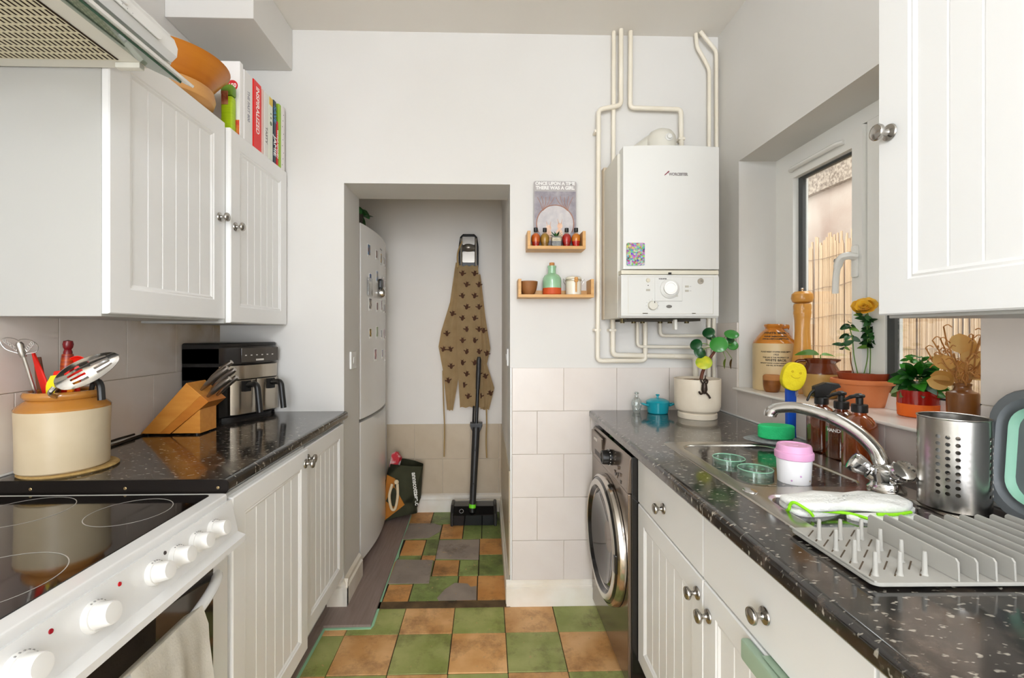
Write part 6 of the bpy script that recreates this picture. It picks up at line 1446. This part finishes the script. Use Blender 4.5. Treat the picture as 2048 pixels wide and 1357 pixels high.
# ------------------------------------------------------------------ window sill
zs = 1.0502
t = thing('stoneware_flagon', 'cream and honey stoneware flagon lettered WHITE BROS on the sill', 'jug', (1.205, 1.865, zs))
f0 = (1.205, 1.865, zs)
fb_ = obj('body', lathe(NB(), [(0,0),(.076,0),(.0785,.003),(.0785,.190),(.079,.194)], f0, 44), pm('flagon_stone', (216,192,148), .35, n2=(206,178,132), nscale=10, namt=.6), t)
obj('shoulder', lathe(NB(), [(.079,.194),(.076,.203),(.052,.235),(.034,.252),(.031,.257),(.036,.263),(.0375,.269),(.034,.274),(.026,.274),(.024,.262)], f0, 44), pm('flagon_honey', (204,132,48), .14, n2=(188,114,36), nscale=8, namt=.5, coat=.5), t)
obj('loop_handle', tube(NB(), sm([(f0[0]+.030,f0[1]-.008,zs+.262),(f0[0]+.056,f0[1]-.014,zs+.262),(f0[0]+.062,f0[1]-.016,zs+.240),(f0[0]+.056,f0[1]-.014,zs+.226)], 5), .009, 10), pm('flagon_honey', (0,0,0)), t)
fi = pm('flagon_ink', (64,52,38), .6)
th = math.atan2(-f0[1], -f0[0])
def wrap(s, size, z, r=.0787, off=.0002, sx=1, tilt=0):
    M = T(f0[0], f0[1], zs+z) @ Matrix.Rotation(th+PI/2+.1, 4, 'Z') @ Matrix.Rotation(PI/2-tilt, 4, 'X') @ T(0, 0, r)
    text('flagon_text', s, size, fi, fb_, M, bend=bend_r(r), off=off, sx=sx)
wrap('PLEASE INSERT STOPPER WHEN EMPTY', .0078, .160, sx=.82); wrap('1923', .010, .149); wrap('THIS JAR IS THE PROPERTY OF', .0080, .137, sx=.9)
wrap('WHITE BROS.', .0128, .126, off=.0004); wrap('WITHOUT WHOSE CONSENT NONE IS GENUINE', .0066, .114, sx=.8); wrap('AND WILL BE PROSECUTED', .0066, .105, sx=.85)
def wraps(s, size, z, rz, tilt=.82):
    M = T(f0[0], f0[1], zs+z) @ Matrix.Rotation(th+PI/2+.1, 4, 'Z') @ Matrix.Rotation(PI/2-tilt, 4, 'X')
    R = rz
    def bf(v):
        a = v.co.x/R; y = v.co.y; rad = R-y*math.sin(tilt)+v.co.z*math.cos(tilt)+.0006; zz = y*math.cos(tilt)+v.co.z*math.sin(tilt)+.0006
        p = Vector((rad*math.sin(a), -rad*math.cos(a), zz)); v.co = p
    text('flagon_text', s, size, fi, fb_, T(f0[0], f0[1], zs+z) @ Matrix.Rotation(th+PI/2+.1, 4, 'Z'), bend=bf, off=.0004)
wraps('WHITE BROS', .015, .236, .0510); wraps('WINE MERCHANTS', .0098, .222, .0615); wraps('WOLVERHAMPTON', .0110, .212, .0690)
# pepper mill
t = thing('pepper_mill', 'tall turned pale wooden pepper mill beside the flagon', 'pepper mill', (1.246, 1.752, zs)); mw = pm('mill_wood', (214,154,70), .28, n2=(200,136,52), nscale=5, namt=.5, stretch=(8,8,1), coat=.3)
m0 = (1.246, 1.752, zs)
obj('body', lathe(NB(), [(0,0),(.038,0),(.039,.01),(.037,.03),(.034,.05),(.037,.066),(.037,.10),(.034,.104),(.0375,.112),(.036,.130),(.033,.150),(.0275,.20),(.0255,.25),(.0265,.285),(.0285,.300),(.0295,.304),(.0290,.308),(.0305,.312),(.0305,.322),(.0290,.326),(.0305,.332),(.0310,.344),(.0285,.352),(0,.353)], m0, 36), mw, t)
obj('head', lathe(NB(), [(0,.354),(.024,.354),(.034,.360),(.0385,.374),(.036,.390),(.026,.400),(0,.403)], m0, 36), mw, t)
obj('finial', lathe(NB(), [(0,.403),(.003,.403),(.003,.407),(.005,.410),(.0045,.415),(0,.417)], m0, 16), chrome, t)
# cork lidded pot
t = thing('cork_pot', 'small round brown pot with cork lid in front of flagon', 'pot', (1.150, 1.790, zs)); c0 = (1.148, 1.790, zs)
obj('pot', lathe(NB(), [(0,0),(.022,0),(.028,.010),(.031,.030),(.0315,.048)], c0, 28), pm('mottled_brown', (150, 92, 40), .35, n2=(104,56,22), nscale=30, namt=.5), t)
obj('cork_lid', lathe(NB(), [(.0315,.048),(.0318,.060),(.030,.066),(.026,.069),(0,.070)], c0, 28), pm('cork_stopper', (0,0,0)), t)
# cream jug with leaf
j0 = (1.235, 1.640, zs); t = thing('brown_top_jug', 'squat tan jug with dark brown glazed neck and a sprouting leaf', 'jug', j0)
obj('lower_body', lathe(NB(), [(0,0),(.048,0),(.052,.004),(.0605,.045),(.0625,.075),(.062,.088)], j0, 40), pm('tan_stone', (196,158,92), .3, n2=(184,142,76), nscale=14, namt=.5), t)
bgl = pm('brown_glaze', (112, 48, 18), .12, n2=(84,32,12), nscale=8, namt=.5, coat=.5)
bm = NB(); lathe(bm, [(.062,.088),(.0610,.096),(.050,.116),(.0455,.126),(.0485,.136),(.0500,.142),(.046,.142),(.042,.126),(.046,.112)], j0, 40)
sdv = Vector((.75, -.66, 0))
for v in bm.verts:
    if v.co.z > zs+.128:
        d_ = Vector((v.co.x-j0[0], v.co.y-j0[1], 0)).normalized().dot(sdv)
        if d_ > .8: v.co += sdv*.012*(d_-.8)/.2
obj('glazed_neck', bm, bgl, t)
obj('handle', tube(NB(), sm([(j0[0]-.034,j0[1]+.030,zs+.134),(j0[0]-.056,j0[1]+.044,zs+.130),(j0[0]-.064,j0[1]+.048,zs+.108),(j0[0]-.052,j0[1]+.036,zs+.088)], 5), .006, 10), bgl, t)
big = leafset('big', [pm('bright_leaf', (110, 168, 52), .4, sub=.1)], L=.070, W=.026, curl=.5, fold=.15)
put_leaf(big[0], t, (j0[0]-.005, j0[1], zs+.158), PI*.92, .35, -.5, 1.0); put_leaf(big[0], t, (j0[0]+.003, j0[1], zs+.155), -.35, .3, .4, .62)
obj('stem', tube(NB(), sm([(j0[0],j0[1],zs+.10),(j0[0],j0[1],zs+.157)], 4), .002, 6), pm('petiole_green', (0,0,0)), t)
# terracotta pot with rose
r0 = (1.238, 1.455, zs); t = thing('potted_rose', 'yellow flowered miniature rose in a wide terracotta pot', 'plant', r0)
tc_ = pm('terracotta', (204, 110, 54), .7, n2=(222,144,96), nscale=7, namt=.4, bump=.15, bscale=80)
obj('pot', lathe(NB(), [(0,0),(.058,0),(.060,.003),(.078,.066),(.080,.070),(.0870,.073),(.0890,.079),(.0870,.086),(.081,.087),(.077,.072),(0,.060)], r0, 44), tc_, t)
obj('inner_pot', lathe(NB(), [(.060,.062),(.068,.100),(.071,.108),(.067,.108),(.065,.098),(0,.096)], r0, 36), pm('nursery_pot', (150,62,30), .5), t)
obj('soil', lathe(NB(), [(.0655,.098),(.03,.104),(0,.105)], r0, 24), pm('potting_soil', (0,0,0)), t)
stg = pm('rose_stem', (96, 130, 56), .5); stb = pm('rose_twig', (104,66,40), .6)
def S(dx, dy, z): return (r0[0]+dx, r0[1]+dy, zs+z)
stems = [([S(-.015,0,.09),S(-.030,.0,.16),S(-.040,-.005,.22),S(-.048,0,.262)], stg), ([S(0,0,.09),S(.012,-.004,.16),S(.014,0,.24),S(.004,-.008,.300)], stg), ([S(.022,0,.09),S(.016,-.01,.17),S(.022,0,.25),S(.016,-.002,.292),S(.006,-.008,.312)], stg), ([S(.030,0,.09),S(.034,0,.15),S(.042,.004,.19)], stb), ([S(.036,.005,.09),S(.060,.0,.125),S(.086,-.005,.170)], stb), ([S(-.02,.01,.09),S(-.032,.01,.14),S(-.036,.008,.175)], stb)]
for p, m in stems: obj('stem', tube(NB(), sm(p, 5), .0017, 6), m, t)
rl = leafset('roseleaf', [pm('rose_leaf_dark', (36, 78, 38), .35), pm('rose_leaf', (52, 104, 48), .35), pm('rose_leaf_young', (110,150,60), .4)], L=.030, W=.0105, curl=.35)
spots = [(-.048,0,.262,6),(-.043,0,.235,5),(-.075,-.008,.190,5),(.010,-.005,.27,6),(.022,0,.252,6),(.030,0,.235,6),(.020,-.004,.222,6),(.040,0,.258,5),(.018,-.006,.20,4),(-.005,-.006,.285,4),(.028,-.004,.205,5)]
for k, (dx, dy, z_, n_) in enumerate(spots):
    for i in range(n_):
        an = i*2*PI/n_+k*1.3; d = (math.cos(an), math.sin(an)*.6, random.uniform(-.5,.5))
        face_leaf(rl[2 if (k+i) % 6 == 5 else (k+i) % 2], t, S(dx+random.uniform(-.006,.006), dy+random.uniform(-.008,.008), z_+random.uniform(-.012,.012)), d, random.uniform(.75,1.1), .35)
fl = obj('flower_core', lathe(NB(), [(0,-.008),(.006,-.004),(.007,.004),(0,.009)], S(-.006,-.012,.318), 12), pm('rose_core', (206,140,30), .5), t)
pet = leafset('petal', [pm('rose_yellow', (255, 206, 44), .5, n2=(255,222,90), nscale=30, namt=.5, sub=.2)], L=.030, W=.020, curl=-.35, fold=.35, round_=True)
fz = Vector((-.55, -.62, .55)).normalized(); FQ = T(*S(-.006,-.012,.318)) @ Vector((0,0,1)).rotation_difference(fz).to_matrix().to_4x4()
for k in range(18):
    M = FQ @ Matrix.Rotation(k*2.399, 4, 'Z') @ T(.002, 0, -.006) @ Matrix.Rotation(-(.12+.072*k), 4, 'Y') @ Matrix.Scale(1.25-.040*k, 4); inst(pet[0], 'petal', chain(fl).inverted() @ M, fl)
# kalanchoe in red dipped pot
k0 = (1.230, 1.258, zs); t = thing('potted_kalanchoe', 'bushy green kalanchoe in a red and orange dipped pot', 'plant', k0)
obj('orange_base', lathe(NB(), [(0,0),(.040,0),(.0450,.003),(.0465,.036),(.0460,.0372)], k0, 36), pm('orange_matt', (236,106,24), .6), t)
obj('red_top', lathe(NB(), [(.0460,.0372),(.0462,.070),(.0465,.076),(.0430,.076),(.042,.06),(0,.058)], k0, 36), pm('red_glaze', (150,24,14), .12, coat=.5), t)
kl = leafset('kal', [pm('kal_green', (48,124,34), .3, n2=(70,150,46), nscale=20, namt=.5), pm('kal_dark', (26,84,26), .3), pm('kal_pale', (150,176,120), .4)], L=.052, W=.020, curl=.45, fold=.2)
for k in range(64):
    a = k*2.399; lev = k/64; el = -.35+1.25*lev+random.uniform(-.2,.2); d = (math.cos(a)*math.cos(el), math.sin(a)*math.cos(el), math.sin(el))
    face_leaf(kl[2 if k in (1,4,9) else k % 2], t, (k0[0]+.014*math.cos(a), k0[1]+.014*math.sin(a), zs+.082+.045*lev), d, random.uniform(.75,1.1)*(1.05-.35*lev), .45)
for k in range(26):
    a = k*2.399; r = .004+.0009*k; d = (math.cos(a), math.sin(a), random.uniform(-.1,.8))
    face_leaf(kl[0], t, (k0[0]+.006+r*math.cos(a), k0[1]+r*math.sin(a), zs+.150+.005*(k % 5)), d, .36, .4)
obj('stem', tube(NB(), sm([(k0[0],k0[1],zs+.06),(k0[0]+.006,k0[1],zs+.11),(k0[0]+.01,k0[1],zs+.156)], 4), .003, 6), stg, t)
# brown bottle with dried stems
b0 = (1.228, 1.135, zs); t = thing('dried_flower_vase', 'brown salt glazed bottle holding dried curly twigs and honesty pods', 'vase', b0)
obj('bottle', lathe(NB(), [(0,0),(.028,0),(.030,.003),(.0315,.080),(.030,.085),(.020,.089),(.0165,.094),(.0160,.100),(.0180,.103),(.0180,.108),(.014,.109),(.012,.10)], b0, 36), pm('salt_glaze', (134, 84, 40), .3, n2=(104,58,24), nscale=16, namt=.6, coat=.3), t)
tw2 = pm('dry_twig', (198, 142, 78), .7, n2=(164,108,54), nscale=20, namt=.5); pod = pm('honesty_pod', (236,206,140), .5, n2=(224,180,96), nscale=14, namt=.6, sub=.2)
for k in range(22):
    a = k*2.399; r = .03+.004*(k % 5)+.03*(k/16); hgt = .20-.06*(k/16)+.03*((k*3) % 4)/4
    pts = [Vector((b0[0]+.006*math.cos(a), b0[1]+.006*math.sin(a), zs+.095))]
    for s in range(1, 6): f = s/5; pts.append(Vector((b0[0]+r*f*math.cos(a)+.008*math.sin(s*2.1+k), b0[1]+r*f*math.sin(a)+.008*math.cos(s*1.7+k), zs+.10+(hgt-.07)*f+.006*math.sin(s*2.6+k))))
    tw_o = obj('twig', tube(NB(), sm(pts, 4), .0018, 5), tw2, t)
    for s in (2, 3, 4, 5):
        p = pts[s]; q = p+Vector((.016*math.cos(a+s*1.9), .016*math.sin(a+s*1.9), .007*math.sin(s+k))); obj('side_twig', tube(NB(), sm([p, (p+q)/2+Vector((0,0,.006)), q], 3), .0013, 5), tw2, tw_o)
pods = leafset('pod', [pod], L=.050, W=.019, curl=.1, fold=.3, round_=True)
for dx, dy, dz_, d in ((.010,-.008,.150,(.2,.1,1)),(-.024,-.004,.150,(-.8,.2,.5)),(-.022,.0,.112,(-.9,.2,.3)),(.012,-.006,.120,(.3,-.1,1)),(.0,0,.118,(-.3,.2,1)),(.014,.004,.178,(.1,.1,1)),(.016,-.01,.118,(.7,.0,.6)),(-.030,.004,.108,(-1,.1,.1)),(-.004,.0,.185,(.0,.1,1))):
    face_leaf(pods[0], t, (b0[0]+dx, b0[1]+dy, zs+dz_), d, 1.05, .1, .3, 'pod')
y0_ = (1.262, 1.052, zs); t = thing('pale_stone_jar', 'pale yellow topped ochre jar at the end of the sill', 'jar', y0_)
obj('ochre_base', lathe(NB(), [(0,0),(.030,0),(.032,.003),(.033,.062)], y0_, 30), pm('ochre_glaze', (186,140,60), .3), t)
obj('pale_shoulder', lathe(NB(), [(.033,.062),(.032,.074),(.022,.092),(.020,.094)], y0_, 30), pm('pale_glaze', (236,220,170), .15, coat=.4), t)
obj('collar', lathe(NB(), [(.020,.094),(.0265,.095),(.0265,.112),(.022,.114),(.018,.10)], y0_, 30), pm('ochre_collar', (190,158,88), .35), t)
